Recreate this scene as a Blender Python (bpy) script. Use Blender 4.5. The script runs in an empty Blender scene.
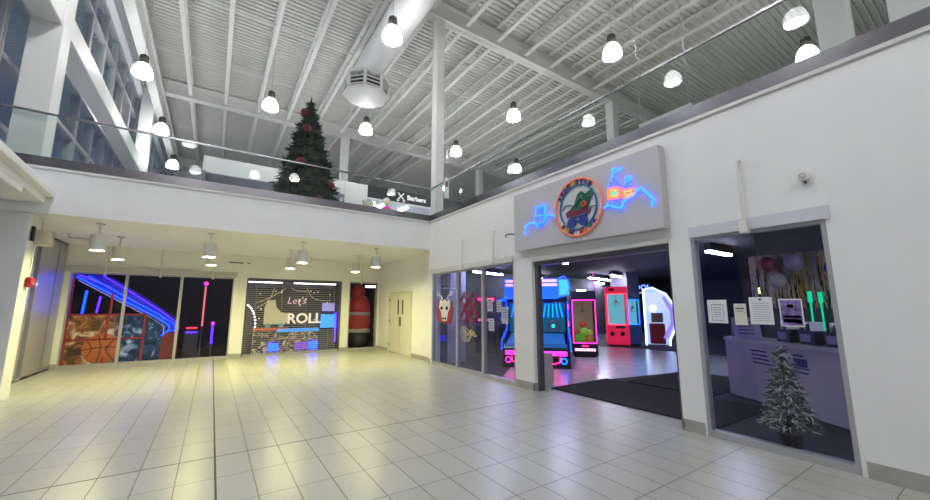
import bpy, math, random
from mathutils import Vector, Matrix
random.seed(7)
PI = math.pi
S = bpy.context.scene
COL = S.collection

# ------------------------------------------------------------------ camera, sky, exposure
F, DY = 374.0, 57.0
pitch = math.atan2(DY, F); yaw = math.atan2(253, math.hypot(F, DY))
cd = bpy.data.cameras.new('camera'); cam = bpy.data.objects.new('camera', cd); COL.objects.link(cam)
fw = Vector((math.sin(yaw)*math.cos(pitch), math.cos(yaw)*math.cos(pitch), math.sin(pitch)))
rt = Vector((math.cos(yaw), -math.sin(yaw), 0)); up = rt.cross(fw)
M = Matrix((rt, up, -fw)).transposed().to_4x4(); M.translation = (0, 0, 1.6)
cam.matrix_world = M
cd.sensor_width = 36; cd.lens = F/930*36; cd.clip_start = 0.05; cd.clip_end = 200
S.camera = cam
w = bpy.data.worlds.new('dusk_sky'); S.world = w; w.use_nodes = True
bg = w.node_tree.nodes['Background']; bg.inputs[0].default_value = (0.07, 0.15, 0.5, 1); bg.inputs[1].default_value = 0.62
S.view_settings.view_transform = 'Standard'; S.view_settings.look = 'None'
S.view_settings.gamma = 1; S.view_settings.exposure = 0.1
LAMP_E = 105.0        # high bay lamp bells
WARM_E = 430.0       # warm downlights under the upper floor

# ------------------------------------------------------------------ materials
MATS = {}
def pm(name, col, rough=.5, metal=0, emit=None, es=0, var=0, scale=6, spec=.5):
    if name in MATS: return MATS[name]
    m = bpy.data.materials.new(name); m.use_nodes = True; nt = m.node_tree
    b = nt.nodes['Principled BSDF']
    c = (*col, 1)
    b.inputs['Base Color'].default_value = c
    b.inputs['Roughness'].default_value = rough; b.inputs['Metallic'].default_value = metal
    b.inputs['Specular IOR Level'].default_value = spec
    if emit: 
        b.inputs['Emission Color'].default_value = (*emit, 1); b.inputs['Emission Strength'].default_value = es
    if var:
        tc = nt.nodes.new('ShaderNodeTexCoord'); n = nt.nodes.new('ShaderNodeTexNoise'); n.inputs['Scale'].default_value = scale
        n.inputs['Detail'].default_value = 4
        r = nt.nodes.new('ShaderNodeValToRGB')
        r.color_ramp.elements[0].position = .3; r.color_ramp.elements[1].position = .7
        r.color_ramp.elements[0].color = tuple(max(0, x*(1-var)) for x in col)+(1,)
        r.color_ramp.elements[1].color = tuple(min(1, x*(1+var)) for x in col)+(1,)
        nt.links.new(tc.outputs['Object'], n.inputs['Vector']); nt.links.new(n.outputs['Fac'], r.inputs[0]); nt.links.new(r.outputs[0], b.inputs['Base Color'])
    MATS[name] = m; return m
def em(name, col, s): return pm(name, tuple(.4*c for c in col), .4, 0, col, s)
def glass(name, tint=(.95, .98, .97), ior=1.14):
    m = bpy.data.materials.new(name); m.use_nodes = True; nt = m.node_tree; nt.nodes.clear()
    o = nt.nodes.new('ShaderNodeOutputMaterial'); mx = nt.nodes.new('ShaderNodeMixShader')
    t = nt.nodes.new('ShaderNodeBsdfTransparent'); t.inputs[0].default_value = (*tint, 1)
    g = nt.nodes.new('ShaderNodeBsdfGlossy'); g.inputs['Roughness'].default_value = .01
    f = nt.nodes.new('ShaderNodeFresnel'); f.inputs[0].default_value = ior
    gm = nt.nodes.new('ShaderNodeNewGeometry'); mm = nt.nodes.new('ShaderNodeMath'); mm.operation = 'MULTIPLY_ADD'   # only the entering face mirrors
    mm.inputs[1].default_value = -1; mm.inputs[2].default_value = 1; nt.links.new(gm.outputs['Backfacing'], mm.inputs[0]); m2 = nt.nodes.new('ShaderNodeMath'); m2.operation = 'MULTIPLY'
    nt.links.new(f.outputs[0], m2.inputs[0]); nt.links.new(mm.outputs[0], m2.inputs[1])
    nt.links.new(m2.outputs[0], mx.inputs[0]); nt.links.new(t.outputs[0], mx.inputs[1]); nt.links.new(g.outputs[0], mx.inputs[2])
    nt.links.new(mx.outputs[0], o.inputs[0]); MATS[name] = m; return m
def tile_mat():
    m = bpy.data.materials.new('floor_tile'); m.use_nodes = True; nt = m.node_tree; b = nt.nodes['Principled BSDF']
    tc = nt.nodes.new('ShaderNodeTexCoord'); mp = nt.nodes.new('ShaderNodeMapping')
    mp.inputs['Location'].default_value = (-.16+.3075*200, -5.10+.61*100, 0)
    nt.links.new(tc.outputs['Object'], mp.inputs[0])
    br = nt.nodes.new('ShaderNodeTexBrick'); br.offset = 0; br.squash = 1
    br.inputs['Scale'].default_value = 1; br.inputs['Brick Width'].default_value = .3075; br.inputs['Row Height'].default_value = .61
    br.inputs['Mortar Size'].default_value = .0055; br.inputs['Mortar Smooth'].default_value = .1; br.inputs['Bias'].default_value = 0
    br.inputs['Color1'].default_value = (.43, .43, .40, 1); br.inputs['Color2'].default_value = (.40, .40, .37, 1); br.inputs['Mortar'].default_value = (.16, .145, .12, 1)
    nt.links.new(mp.outputs[0], br.inputs[0])
    n = nt.nodes.new('ShaderNodeTexNoise'); n.inputs['Scale'].default_value = 3; n.inputs['Detail'].default_value = 6
    mp2 = nt.nodes.new('ShaderNodeMapping'); mp2.inputs['Scale'].default_value = (6, .8, 1); nt.links.new(tc.outputs['Object'], mp2.inputs[0]); nt.links.new(mp2.outputs[0], n.inputs[0])
    mr = nt.nodes.new('ShaderNodeMapRange'); mr.inputs[3].default_value = .95; mr.inputs[4].default_value = 1.05
    nt.links.new(n.outputs['Fac'], mr.inputs[0])
    mx = nt.nodes.new('ShaderNodeMix'); mx.data_type = 'RGBA'; mx.blend_type = 'MULTIPLY'; mx.inputs[0].default_value = 1
    nt.links.new(br.outputs[0], mx.inputs[6]); nt.links.new(mr.outputs[0], mx.inputs[7]); nt.links.new(mx.outputs[2], b.inputs['Base Color'])
    b.inputs['Roughness'].default_value = .24
    rr = nt.nodes.new('ShaderNodeMapRange'); rr.inputs[3].default_value = .27; rr.inputs[4].default_value = .34
    nt.links.new(n.outputs['Fac'], rr.inputs[0]); nt.links.new(rr.outputs[0], b.inputs['Roughness'])
    bp = nt.nodes.new('ShaderNodeBump'); bp.inputs['Strength'].default_value = .15; bp.inputs['Distance'].default_value = .004; bp.invert = True
    nt.links.new(br.outputs['Fac'], bp.inputs['Height']); nt.links.new(bp.outputs[0], b.inputs['Normal'])
    MATS['tile'] = m; return m
WHITE = pm('white_wall_paint', (.79, .79, .80), .55, var=.02, scale=2)
WHITE2 = pm('white_steel_paint', (.66, .66, .64), .5)
CEILP = pm('white_deck_paint', (.62, .62, .59), .6)
STEEL = pm('brushed_steel', (.20, .195, .21), .25, 1)
ALU = pm('grey_aluminium', (.45, .45, .47), .4, .5)
ALUD = pm('dark_aluminium', (.12, .12, .14), .4, .4)
BLACK = pm('matte_black', (.012, .012, .015), .5)
DARK = pm('dark_interior_paint', (.035, .033, .05), .7)
DARK2 = pm('dark_grey_paint', (.07, .07, .085), .6)
CARPET = pm('charcoal_carpet', (.06, .06, .07), .95, var=.4, scale=60)
MATM = pm('black_entrance_mat', (.014, .013, .016), .95, var=.4, scale=120)
BASEM = pm('grey_baseboard_tile', (.36, .35, .33), .4, var=.08)
GLASS = glass('clear_glass')
BGLASS = glass('balustrade_glass', (.93, .965, .955), 1.35)
TGLASS = glass('tinted_shop_glass', (.86, .87, .92), 1.42)
NBLUE = em('neon_blue', (.002, .03, 1), 9); NCYAN = em('neon_cyan', (.001, .09, 1), 7); NVIO = em('neon_violet', (.045, .008, 1), 8)
NPINK = em('neon_pink', (1, .01, .14), 5); NMAG = em('neon_magenta', (1, .02, .45), 4); NORG = em('neon_orange', (1, .12, .015), 2.2)
NYEL = em('neon_yellow', (1, .55, .04), 1.3); NTEAL = em('neon_teal', (0, .8, .45), 2); NRED = em('neon_red', (1, .03, .05), 3)
NWHITE = em('white_light', (1, .98, .95), 5); TUBE = em('fluorescent_white', (.93, .95, 1), 30)
PAPER = pm('white_paper', (.75, .76, .8), .7); INK = pm('dark_ink', (.03, .03, .06), .6); REDP = pm('red_paint', (.5, .02, .03), .35)
GREEN = pm('needle_green', (.010, .022, .012), .7, var=.5, scale=8)
# ------------------------------------------------------------------ mesh builder
class G:
    def __init__(s): s.v = []; s.f = []
    def add(s, vs, fs):
        o = len(s.v); s.v += [tuple(v) for v in vs]; s.f += [tuple(i+o for i in f) for f in fs]; return s
    def box(s, x0, x1, y0, y1, z0, z1):
        return s.add([(x0,y0,z0),(x1,y0,z0),(x1,y1,z0),(x0,y1,z0),(x0,y0,z1),(x1,y0,z1),(x1,y1,z1),(x0,y1,z1)],
                     [(3,2,1,0),(4,5,6,7),(0,1,5,4),(1,2,6,5),(2,3,7,6),(3,0,4,7)])
    def cyl(s, p0, p1, r0, r1=None, n=12):
        r1 = r0 if r1 is None else r1
        a = Vector(p0); b = Vector(p1); d = (b-a).normalized()
        u = d.orthogonal().normalized(); q = d.cross(u)
        vs = []
        for c, r in ((a, r0), (b, r1)):
            for i in range(n): t = 2*PI*i/n; vs.append(c+u*(r*math.cos(t))+q*(r*math.sin(t)))
        fs = [(i, (i+1)%n, n+(i+1)%n, n+i) for i in range(n)]+[tuple(range(n))[::-1], tuple(range(n, 2*n))]
        return s.add(vs, fs)
    def tube(s, pts, r, n=8, closed=False):
        P = [Vector(p) for p in pts]; m = len(P); vs = []; fs = []; prev = None
        for i in range(m):
            if closed: d = P[(i+1)%m]-P[i-1]
            else: d = P[min(i+1, m-1)]-P[max(i-1, 0)]
            d.normalize()
            u = d.orthogonal().normalized() if prev is None else (prev-d*prev.dot(d)).normalized()
            prev = u; q = d.cross(u)
            for k in range(n): t = 2*PI*k/n; vs.append(P[i]+u*(r*math.cos(t))+q*(r*math.sin(t)))
        for i in range(m if closed else m-1):
            j = (i+1)%m
            for k in range(n): fs.append((i*n+k, i*n+(k+1)%n, j*n+(k+1)%n, j*n+k))
        if not closed: fs += [tuple(range(n))[::-1], tuple(range((m-1)*n, m*n))]
        return s.add(vs, fs)
    def lathe(s, prof, c=(0,0,0), n=24, capb=True, capt=True):
        vs = []; fs = []; m = len(prof)
        for r, z in prof:
            for k in range(n): t = 2*PI*k/n; vs.append((c[0]+r*math.cos(t), c[1]+r*math.sin(t), c[2]+z))
        for i in range(m-1):
            for k in range(n): fs.append((i*n+k, i*n+(k+1)%n, (i+1)*n+(k+1)%n, (i+1)*n+k))
        if capb: fs.append(tuple(range(n))[::-1])
        if capt: fs.append(tuple(range((m-1)*n, m*n)))
        return s.add(vs, fs)
    def prism(s, poly, a, b, ax='z'):
        n = len(poly)
        def P(p, h): return {'z': (p[0], p[1], h), 'x': (h, p[0], p[1]), 'y': (p[0], h, p[1])}[ax]
        return s.add([P(p, a) for p in poly]+[P(p, b) for p in poly],
                     [tuple(range(n))[::-1], tuple(range(n, 2*n))]+[(i, (i+1)%n, n+(i+1)%n, n+i) for i in range(n)])
    def ball(s, c, r, n=14, m=9, sz=1.0):
        prof = [(max(r*math.sin(PI*i/m), 1e-4), -r*sz*math.cos(PI*i/m)) for i in range(m+1)]
        return s.lathe(prof, c, n)
    def build(s, name, mat, parent=None, smooth=False, bevel=0):
        me = bpy.data.meshes.new(name); me.from_pydata(s.v, [], s.f); me.materials.append(mat); me.update()
        import bmesh
        bm = bmesh.new(); bm.from_mesh(me); bmesh.ops.recalc_face_normals(bm, faces=bm.faces); bm.to_mesh(me); bm.free()
        o = bpy.data.objects.new(name, me); COL.objects.link(o)
        if parent is not None: o.parent = parent
        if smooth:
            for p in me.polygons: p.use_smooth = True
        if bevel:
            b = o.modifiers.new('bevel', 'BEVEL'); b.width = bevel; b.segments = 2; b.limit_method = 'ANGLE'
        return o
def tag(o, label, cat, group=None):
    o['label'] = label; o['category'] = cat
    if group: o['group'] = group
    return o
def thing(name, label, cat, loc=(0,0,0), rz=0, group=None):
    o = bpy.data.objects.new(name, None); COL.objects.link(o); o.empty_display_size = .1
    o.location = loc; o.rotation_euler = (0, 0, rz); return tag(o, label, cat, group)
def struct(o): o['kind'] = 'structure'; return o
def dup(root, loc=None, rz=None, label=None, parent=None):
    r = root.copy(); COL.objects.link(r)
    if parent is not None: r.parent = parent
    if loc is not None: r.location = loc
    if rz is not None: r.rotation_euler = (0, 0, rz)
    if label: r['label'] = label
    for ch in list(root.children): dup(ch, parent=r)
    return r
def text(s, size, depth, bold=0):
    c = bpy.data.curves.new('t', 'FONT'); c.body = s; c.size = size; c.extrude = depth/2; c.align_x = 'CENTER'; c.align_y = 'CENTER'; c.offset = bold; c.resolution_u = 3
    o = bpy.data.objects.new('t', c); COL.objects.link(o)
    dg = bpy.context.evaluated_depsgraph_get(); me = bpy.data.meshes.new_from_object(o.evaluated_get(dg))
    vs = [tuple(v.co) for v in me.vertices]; fs = [tuple(p.vertices) for p in me.polygons]
    bpy.data.objects.remove(o); bpy.data.curves.remove(c); bpy.data.meshes.remove(me)
    return vs, fs
def put_text(g, s, size, depth, fn, bold=0):
    vs, fs = text(s, size, depth, bold); g.add([fn(*v) for v in vs], fs); return g
def smoothpts(P, k=4):
    out = []; n = len(P)
    for i in range(n-1):
        p0, p1, p2, p3 = P[max(i-1,0)], P[i], P[i+1], P[min(i+2,n-1)]
        for j in range(k):
            t = j/k
            out.append(tuple(.5*((2*b)+(-a+c)*t+(2*a-5*b+4*c-d)*t*t+(-a+3*b-3*c+d)*t**3) for a,b,c,d in zip(p0,p1,p2,p3)))
    out.append(P[-1]); return out

# ================================================================== THE SETTING
XW, YB, YK, ZS, ZD, ZR = 5.3, 9.82, 14.35, 3.30, 4.0, 12.0   # right wall, fascia, back wall, soffit, upper deck, roof
X2, XA = XW+.22, 5.5
struct(G().box(-12, XW+.42, -9, YK+.05, -.12, 0).build('floor', tile_mat()))
jm = pm('dark_joint', (.07,.065,.055), .7)
struct(G().box(.152, .170, -9, YK, -.01, .0012).build('trim_1', jm))
struct(G().box(-12, XW, 5.095, 5.107, -.01, .0012).build('trim_2', jm))
# upper floor slabs: white fascia and soffit
struct(G().box(-12, XA+.2, YB, YK+.3, ZS, ZD).build('wall_back_fascia', WHITE)); struct(G().box(-12, XW, YB, YB+.12, ZD, 4.17).build('trim_11', WHITE))
struct(G().box(-12, 26, YK+.3, 33, ZS, ZD).build('floor_upper', WHITE))
struct(G().box(XW+.22, 26, -9, YK+.3, 3.25, 3.4).build('ceiling_arcade', pm('dark_ceiling_paint', (.03,.03,.04), .7))); struct(G().box(XW+.22, 26, -9, YK+.3, 3.4, ZD).build('floor_gallery', pm('pale_gallery_floor', (.55,.54,.5), .4)))
# right wall with its openings
g = G()

g.box(XW, X2, -9, YB+.02, 2.56, 4.17)
for a, b in ((9.66, YB+.02), (5.5, 6.05), (2.45, 2.74), (-9, 1.09)): g.box(XW, X2, a, b, 0, 2.56)
g.box(XA, XA+.2, YB+.02, 11.38, 0, ZS); g.box(XA, XA+.2, 13.31, YK+.3, 0, ZS); g.box(XA, XA+.2, 11.38, 13.31, 2.14, ZS)
struct(g.build('wall_right', WHITE))
struct(G().box(XW-.03, XW, -9, YB, 4.125, 4.17).build('trim_3', WHITE2))
struct(G().box(-12, XW, YB-.03, YB, 4.125, 4.17).build('trim_4', WHITE2))
# back wall with its openings
g = G()
g.box(-3.7, XA, YK, YK+.3, 2.56, ZS)
for a, b in ((-3.7, -3.26), (.54, .9), (4.02, 4.3), (5.42, XA)): g.box(a, b, YK, YK+.3, 0, 2.56)
struct(g.build('wall_back', WHITE))
# baseboards
g = G()
for a, b in ((13.35, YK), (YB, 11.36)): g.box(XA-.012, XA+.01, a, b, 0, .12)
for a, b in ((9.7, YB), (5.52, 6.03), (2.47, 2.72), (-9, 1.05)): g.box(XW-.012, XW+.01, a, b, 0, .15)
g.box(XW, XW+.2, 5.488, 5.52, 0, .15); g.box(XW, XW+.2, 2.72, 2.752, 0, .15)
struct(g.build('baseboard_right', BASEM))
g = G()
for a, b in ((-3.6, -3.26), (.54, .9), (4.02, 4.3), (5.42, XA)): g.box(a, b, YK-.012, YK+.01, 0, .12)
struct(g.build('baseboard_back', BASEM))
# closing walls out of sight (behind the camera and beyond the upper floor)
struct(G().box(-12, 26, -9.3, -9, 0, ZR).build('wall_front', WHITE))
struct(G().box(-12, 26, 33, 33.3, ZD, ZR).build('wall_far', WHITE))
struct(G().box(26, 26.3, -9, 33, 0, ZR).build('wall_gallery', WHITE))
struct(G().box(-12.3, -12, -9, 5, 0, ZR).build('wall_left', WHITE))
struct(G().box(-12, -3.75, 4.9, 5.2, 0, ZR).build('wall_left_return', WHITE))
# roof deck: white corrugated steel, ribs running across
g = G(); prof = []; y = -9
while y < 33:
    prof += [(y, ZR+.12), (y+.10, ZR+.12), (y+.12, ZR+.05), (y+.18, ZR+.05)]; y += .20
vs = [(-12, a, b) for a, b in prof]+[(26, a, b) for a, b in prof]; n = len(prof)
g.add(vs, [(i, i+1, n+i+1, n+i) for i in range(n-1)]); g.box(-12, 26, -9, 33, ZR+.2, ZR+.4)
struct(g.build('ceiling', CEILP))
# steel roof frame: beams across, open web joists along, columns
def ibeam(name, x0, x1, y, z0, z1, wd=.3):
    g = G(); g.box(x0, x1, y-wd/2, y+wd/2, z0, z0+.03); g.box(x0, x1, y-wd/2, y+wd/2, z1-.03, z1); g.box(x0, x1, y-.02, y+.02, z0, z1)
    return struct(g.build(name, WHITE2))
for yb in (-.8, 10.05, 20.9, 31.6): ibeam('roof_beam', -3.6, 26, yb, 11.3, 11.95, .34)
def joist(L):
    o = bpy.data.objects.new('roof_joist', None); COL.objects.link(o); struct(o)
    G().box(-.07, .07, 0, L, -.62, -.55).build('bottom_chord', WHITE2, o)
    G().box(-.07, .07, 0, L, -.07, 0).build('top_chord', WHITE2, o)
    g = G(); k = int(L/.9)
    for i in range(k):
        a = L*i/k; m = L*(i+.5)/k; b = L*(i+1)/k
        g.cyl((0, a, -.04), (0, m, -.58), .017, n=5); g.cyl((0, m, -.58), (0, b, -.04), .017, n=5)
    g.build('web', WHITE2, o); return o
j0 = None
for yb, L in ((-.6, 10.45), (10.25, 10.45), (21.1, 10.3)):
    for k in range(20):
        x = -1.66+1.39*k
        if yb < 0 and (x < 1 or x > 14): continue
        if yb > 20 and x > 12: continue
        if j0 is None: j0 = joist(10.45); j0.location = (x, yb, ZR+.03)
        else: dup(j0, (x, yb, ZR+.03))
# bridging lines between the joists
g = G()
for y in (3.2, 6.7, 13.6, 17.3, 24.5): g.box(-2.6, 25, y-.02, y+.02, 11.42, 11.46)
struct(g.build('roof_bridging', WHITE2))
def column(x, y, z0, z1, s=.2):
    return struct(G().box(x-s, x+s, y-s, y+s, z0, z1).build('column', WHITE2, bevel=.02))
column(5.66, 10.06, ZD, 11.3, .15); column(15.2, 10.05, ZD, 11.3); column(5.62, 20.9, ZD, 11.3); column(15.2, 20.9, ZD, 11.3)
column(10.05, 1.5, ZD, 12.0, .23)
struct(G().box(12.0, 12.3, -3.5, .95, ZD, 10.6).build('wall_gallery_screen', WHITE))
# left pillar line with the spandrel beam
struct(G().box(-3.42, -2.88, 9.93, 10.36, 0, ZS).build('column', WHITE, bevel=.01))
struct(G().box(-3.36, -2.9, 9.95, 10.4, 4.17, 11.9).build('column', WHITE2, bevel=.01))
struct(G().box(-3.36, -2.9, 20.7, 21.1, ZD, 11.9).build('column', WHITE2, bevel=.01))
struct(G().box(-3.34, -2.92, 5.2, 32.5, 7.12, 7.62).build('spandrel_beam', WHITE2, bevel=.02))
g = G(); g.box(-2.9, -2.6, 5.2, 32.5, 10.35, 10.45); g.box(-2.78, -2.68, 5.2, 32.5, 10.45, 11.2); g.box(-2.9, -2.6, 5.2, 32.5, 11.2, 11.3)
struct(g.build('edge_beam', WHITE2))
struct(G().box(-3.7, -3.3, 5.2, 32.5, 10.9, 12.1).build('wall_left_upper', WHITE))
# stepped cornice over the left pillar
for k, (dx, za, zb) in enumerate(((0, 3.60, 3.72), (-.11, 3.48, 3.60), (-.2, 3.37, 3.48))):
    P = [(-2.25+dx, 5.0), (-2.43+dx, 7.15), (-2.5+dx, 8.3), (-2.6+dx*1.0, YB), (-3.9, YB), (-3.9, 5.0)]
    if k == 2: P = [(-2.45, 5.0), (-2.62, 8.55), (-3.05, 9.2), (-3.9, 9.2), (-3.9, 5.0)]
    struct(G().prism(P, za, zb).build('cornice', WHITE, bevel=.015))

# left curtain wall: one window per bay, upper and lower
WINN = 0
def curtain_bay(y0, y1, z0, z1, rows, x=-3.62, jw=.07):
    global WINN; WINN += 1
    o = bpy.data.objects.new('window_%d' % WINN, None); COL.objects.link(o); struct(o); o.location = (x, y0, z0)
    L, H = y1-y0, z1-z0
    g = G(); g.box(-.06, .12, 0, jw, 0, H); g.box(-.06, .12, L-jw, L, 0, H)
    for r in [z0, z1]+rows:
        r -= z0; g.box(-.05, .12, .07, L-.07, max(0, r-.05), min(H, r+.05))
    g.build('window_frame', ALU, o)
    G().box(.05, .062, .05, L-.05, .03, H-.03).build('pane', GLASS, o)
y = 5.25
while y < 32: curtain_bay(y, y+1.42, ZD, 10.9, [4.9, 6.1, 7.38, 8.65, 9.9]); y += 1.45
curtain_bay(10.4, 11.75, 0, ZS, [], -3.5, .55); curtain_bay(11.75, 13.1, 0, ZS, [], -3.5, .55); curtain_bay(13.1, 14.33, 0, ZS, [], -3.5, .55)

# ------------------------------------------------------------------ storefront glazing
def front_x(xs, y, z1, mat=TGLASS):       # panes in a wall facing -y
    global WINN
    for a, b in zip(xs[:-1], xs[1:]):
        WINN += 1; o = bpy.data.objects.new('window_%d' % WINN, None); COL.objects.link(o); struct(o); o.location = (a, y, 0)
        L = b-a; g = G(); g.box(0, .035, -.04, .04, 0, z1); g.box(L-.035, L, -.04, .04, 0, z1); g.box(.035, L-.035, -.04, .04, 0, .07); g.box(.035, L-.035, -.04, .04, z1-.05, z1)
        g.build('window_frame', ALU, o); G().box(.03, L-.03, -.006, .006, .05, z1-.03).build('pane', mat, o)
def front_y(ys, x, z1, mat=TGLASS):
    global WINN
    for a, b in zip(ys[:-1], ys[1:]):
        WINN += 1; o = bpy.data.objects.new('window_%d' % WINN, None); COL.objects.link(o); struct(o); o.location = (x, a, 0)
        L = b-a; g = G(); g.box(-.05, .05, 0, .045, 0, z1); g.box(-.05, .05, L-.045, L, 0, z1); g.box(-.05, .05, .045, L-.045, 0, .08); g.box(-.05, .05, .045, L-.045, z1-.05, z1)
        g.build('window_frame', ALU, o); G().box(-.006, .006, .04, L-.04, .06, z1-.04).build('pane', mat, o)
front_x([-3.26, -2.1, -.83, .54], YK+.06, 2.56)
front_x([4.3, 5.42], YK+.06, 2.56)
front_y([6.05, 7.2, 8.33, 9.66], XW+.06, 2.56)
front_y([1.09, 2.45], XW+.06, 2.53)
# header boxes over the shop fronts
struct(G().box(-3.45, .6, YK-.06, YK, 2.57, 2.72).build('trim_5', pm('grey_header', (.5,.5,.5), .5)))
struct(G().box(XW-.03, XW, 1.05, 2.45, 2.52, 2.66).build('trim_6', pm('lilac_white_header', (.62,.62,.68), .45)))
struct(G().box(XW-.05, XW, 6.05, 9.75, 2.56, 2.68).build('trim_7', WHITE2))
struct(G().box(XW-.02, X2, 2.74, 5.5, 2.50, 2.56).build('trim_8', WHITE2))
g = G(); g.box(XW+.08, XW+.2, 5.43, 5.5, 0, 2.5); g.box(XW+.08, XW+.2, 2.74, 2.8, 0, 2.5); g.box(XW+.06, XW+.21, 2.74, 5.5, 2.42, 2.5)
struct(g.build('trim_9', ALUD))

# double service door in the right wall
dm = pm('cream_door_paint', (.62,.60,.52), .45)
o = bpy.data.objects.new('door_1', None); COL.objects.link(o); struct(o); o.location = (XA, 11.38, 0)
g = G(); g.box(-.02, .12, 0, .05, 0, 2.14); g.box(-.02, .12, 1.88, 1.93, 0, 2.14); g.box(-.02, .12, 0, 1.93, 2.09, 2.14); g.build('door_frame', dm, o)
for a in (.055, .97):
    d = G().box(.02, .07, a, a+.905, .01, 2.085).build('door_leaf', dm, o)
    c = a+.72 if a < .5 else a+.18
    G().box(.012, .02, c-.045, c+.045, 1.35, 1.85).build('door_window', BLACK, d)
    G().box(.0, .02, (a+.86 if a < .5 else a+.05)-.025, (a+.86 if a < .5 else a+.05)+.025, .95, 1.25).build('push_plate', ALUD, d)
    for z in (.25, 1.1, 1.85):
        h = a+.0 if a < .5 else a+.905
        G().cyl((-.005, h, z-.05), (-.005, h, z+.05), .018, n=8).build('hinge', ALUD, d)

# ------------------------------------------------------------------ glass balustrades on the upper floor edge
def balustrade(label, along, breaks, fixed):
    o = thing('glass_balustrade', label, 'balustrade', (0,0,ZD))
    a, b = breaks[0], breaks[-1]
    def B(u0, u1, v0, v1, z0, z1):
        return G().box(u0, u1, fixed+v0, fixed+v1, z0, z1) if along == 'x' else G().box(fixed-v1+0, fixed-v0, u0, u1, z0, z1)
    s = 1 if along == 'x' else -1
    B(a, b, 0 if s > 0 else -.0-.07, .07 if s > 0 else 0, .175, .36).build('base_shoe', STEEL, o)
    for p, q in zip(breaks[:-1], breaks[1:]):
        B(p+.006, q-.006, .028*s if s>0 else -.042, .042 if s>0 else -.028, .34, 1.2).build('glass_panel', BGLASS, o)
    B(a, b, .015 if s>0 else -.055, .055 if s>0 else -.015, 1.19, 1.225).build('top_rail', ALUD if False else pm('rail_steel', (.25,.25,.26), .25, 1), o)
balustrade('clear glass balustrade along the white fascia below the tall christmas tree', 'x', [-3.6, -2.0, -.35, 1.3, 2.95, 4.6, XW-.002], YB)
balustrade('clear glass balustrade on top of the right wall above the neon sign', 'y', [-4, -2.1, -.4, 1.3, 2.96, 4.72, 6.45, 8.07, YB+.06], XW)

# ------------------------------------------------------------------ hanging lamps
def bell_mat():
    m = pm('ribbed_lamp_glass', (.55, .56, .56), .2, 0, (.98, .99, 1), 1.25); nt = m.node_tree; b = nt.nodes['Principled BSDF']
    tc = nt.nodes.new('ShaderNodeTexCoord'); wv = nt.nodes.new('ShaderNodeTexWave'); wv.wave_type = 'BANDS'; wv.bands_direction = 'Z'; wv.inputs['Scale'].default_value = 9; wv.inputs['Distortion'].default_value = 1.5
    mr = nt.nodes.new('ShaderNodeMapRange'); mr.inputs[3].default_value = 18; mr.inputs[4].default_value = 42
    nt.links.new(tc.outputs['Object'], wv.inputs['Vector']); nt.links.new(wv.outputs['Fac'], mr.inputs[0]); nt.links.new(mr.outputs[0], b.inputs['Emission Strength']); return m
def pendant(label):
    o = thing('pendant_lamp', label, 'lamp', group='high bay lamps hanging from the roof')
    G().lathe([(.255,-.02),(.272,.0),(.268,.07),(.25,.16),(.215,.26),(.165,.34),(.10,.39)], n=32, capb=False).build('lamp_shade', bell_mat(), o, True)
    G().lathe([(.01,-.012),(.10,-.012),(.24,.0),(.24,.02)], n=32).build('bulb', em('lamp_bulb', (.98, .99, 1), LAMP_E), o, True)
    G().lathe([(.10,.38),(.125,.40),(.125,.62),(.11,.67),(.05,.70),(.02,.74)], n=16).build('lamp_holder', pm('dark_lamp_holder', (.05,.045,.04), .5), o, True)
    G().cyl((0,0,.72), (0,0,3.05), .008, n=6).build('cable', pm('pale_cable', (.45,.45,.45), .6), o)
    return o
LZ = 9.0
lamps = [
 (-2.5, 15.0, 'bell lamp hanging nearest the tall white column at the left windows'),
 (-2.45, 19.8, 'bell lamp second along the left windows, just above the glass rail'),
 (-2.4, 24.6, 'lowest and farthest bell lamp by the left windows, seen through the balustrade'),
 (1.2, 15.0, 'bell lamp hanging left of the tip of the tall christmas tree'),
 (4.85, 14.9, 'bell lamp directly below the octagonal air diffuser'),
 (3.57, 9.0, 'bell lamp at top centre hanging in front of the round white duct'),
 (9.3, 14.7, 'bell lamp just right of the slim white column at the balustrade corner'),
 (9.35, 10.5, 'bell lamp above the castle sign, mid row over the right gallery'),
 (13.3, 14.8, 'small far bell lamp seen through glass above the left end of the neon sign'),
 (9.3, 6.0, 'large bright bell lamp above the right end of the neon sign'),
 (14.3, 2.8, 'bell lamp at upper right just above the steel edge of the right wall'),
 (2.9, 20.0, 'added bell lamp hidden behind the tall christmas tree'), (11.45, 20.0, 'added bell lamp hidden behind the slim corner column'), (-1.5, 9.1, None), (-1.5, 5.7, None), (-1.5, 2.5, None), (-1.5, -1.0, None), (1.5, 3.0, None), (1.4, -4.2, None), (3.4, -3.5, None), (9.3, -3.0, None), (-1.4, -5.2, None)]  # first two here are added, kept out of view, to brighten the far ceiling
p0 = None
for x, y, lab in lamps:
    lab = lab or 'bell lamp hanging over the hall outside the picture'
    if p0 is None: p0 = pendant(lab); p0.location = (x, y, LZ)
    else: dup(p0, (x, y, LZ), label=lab)
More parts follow.
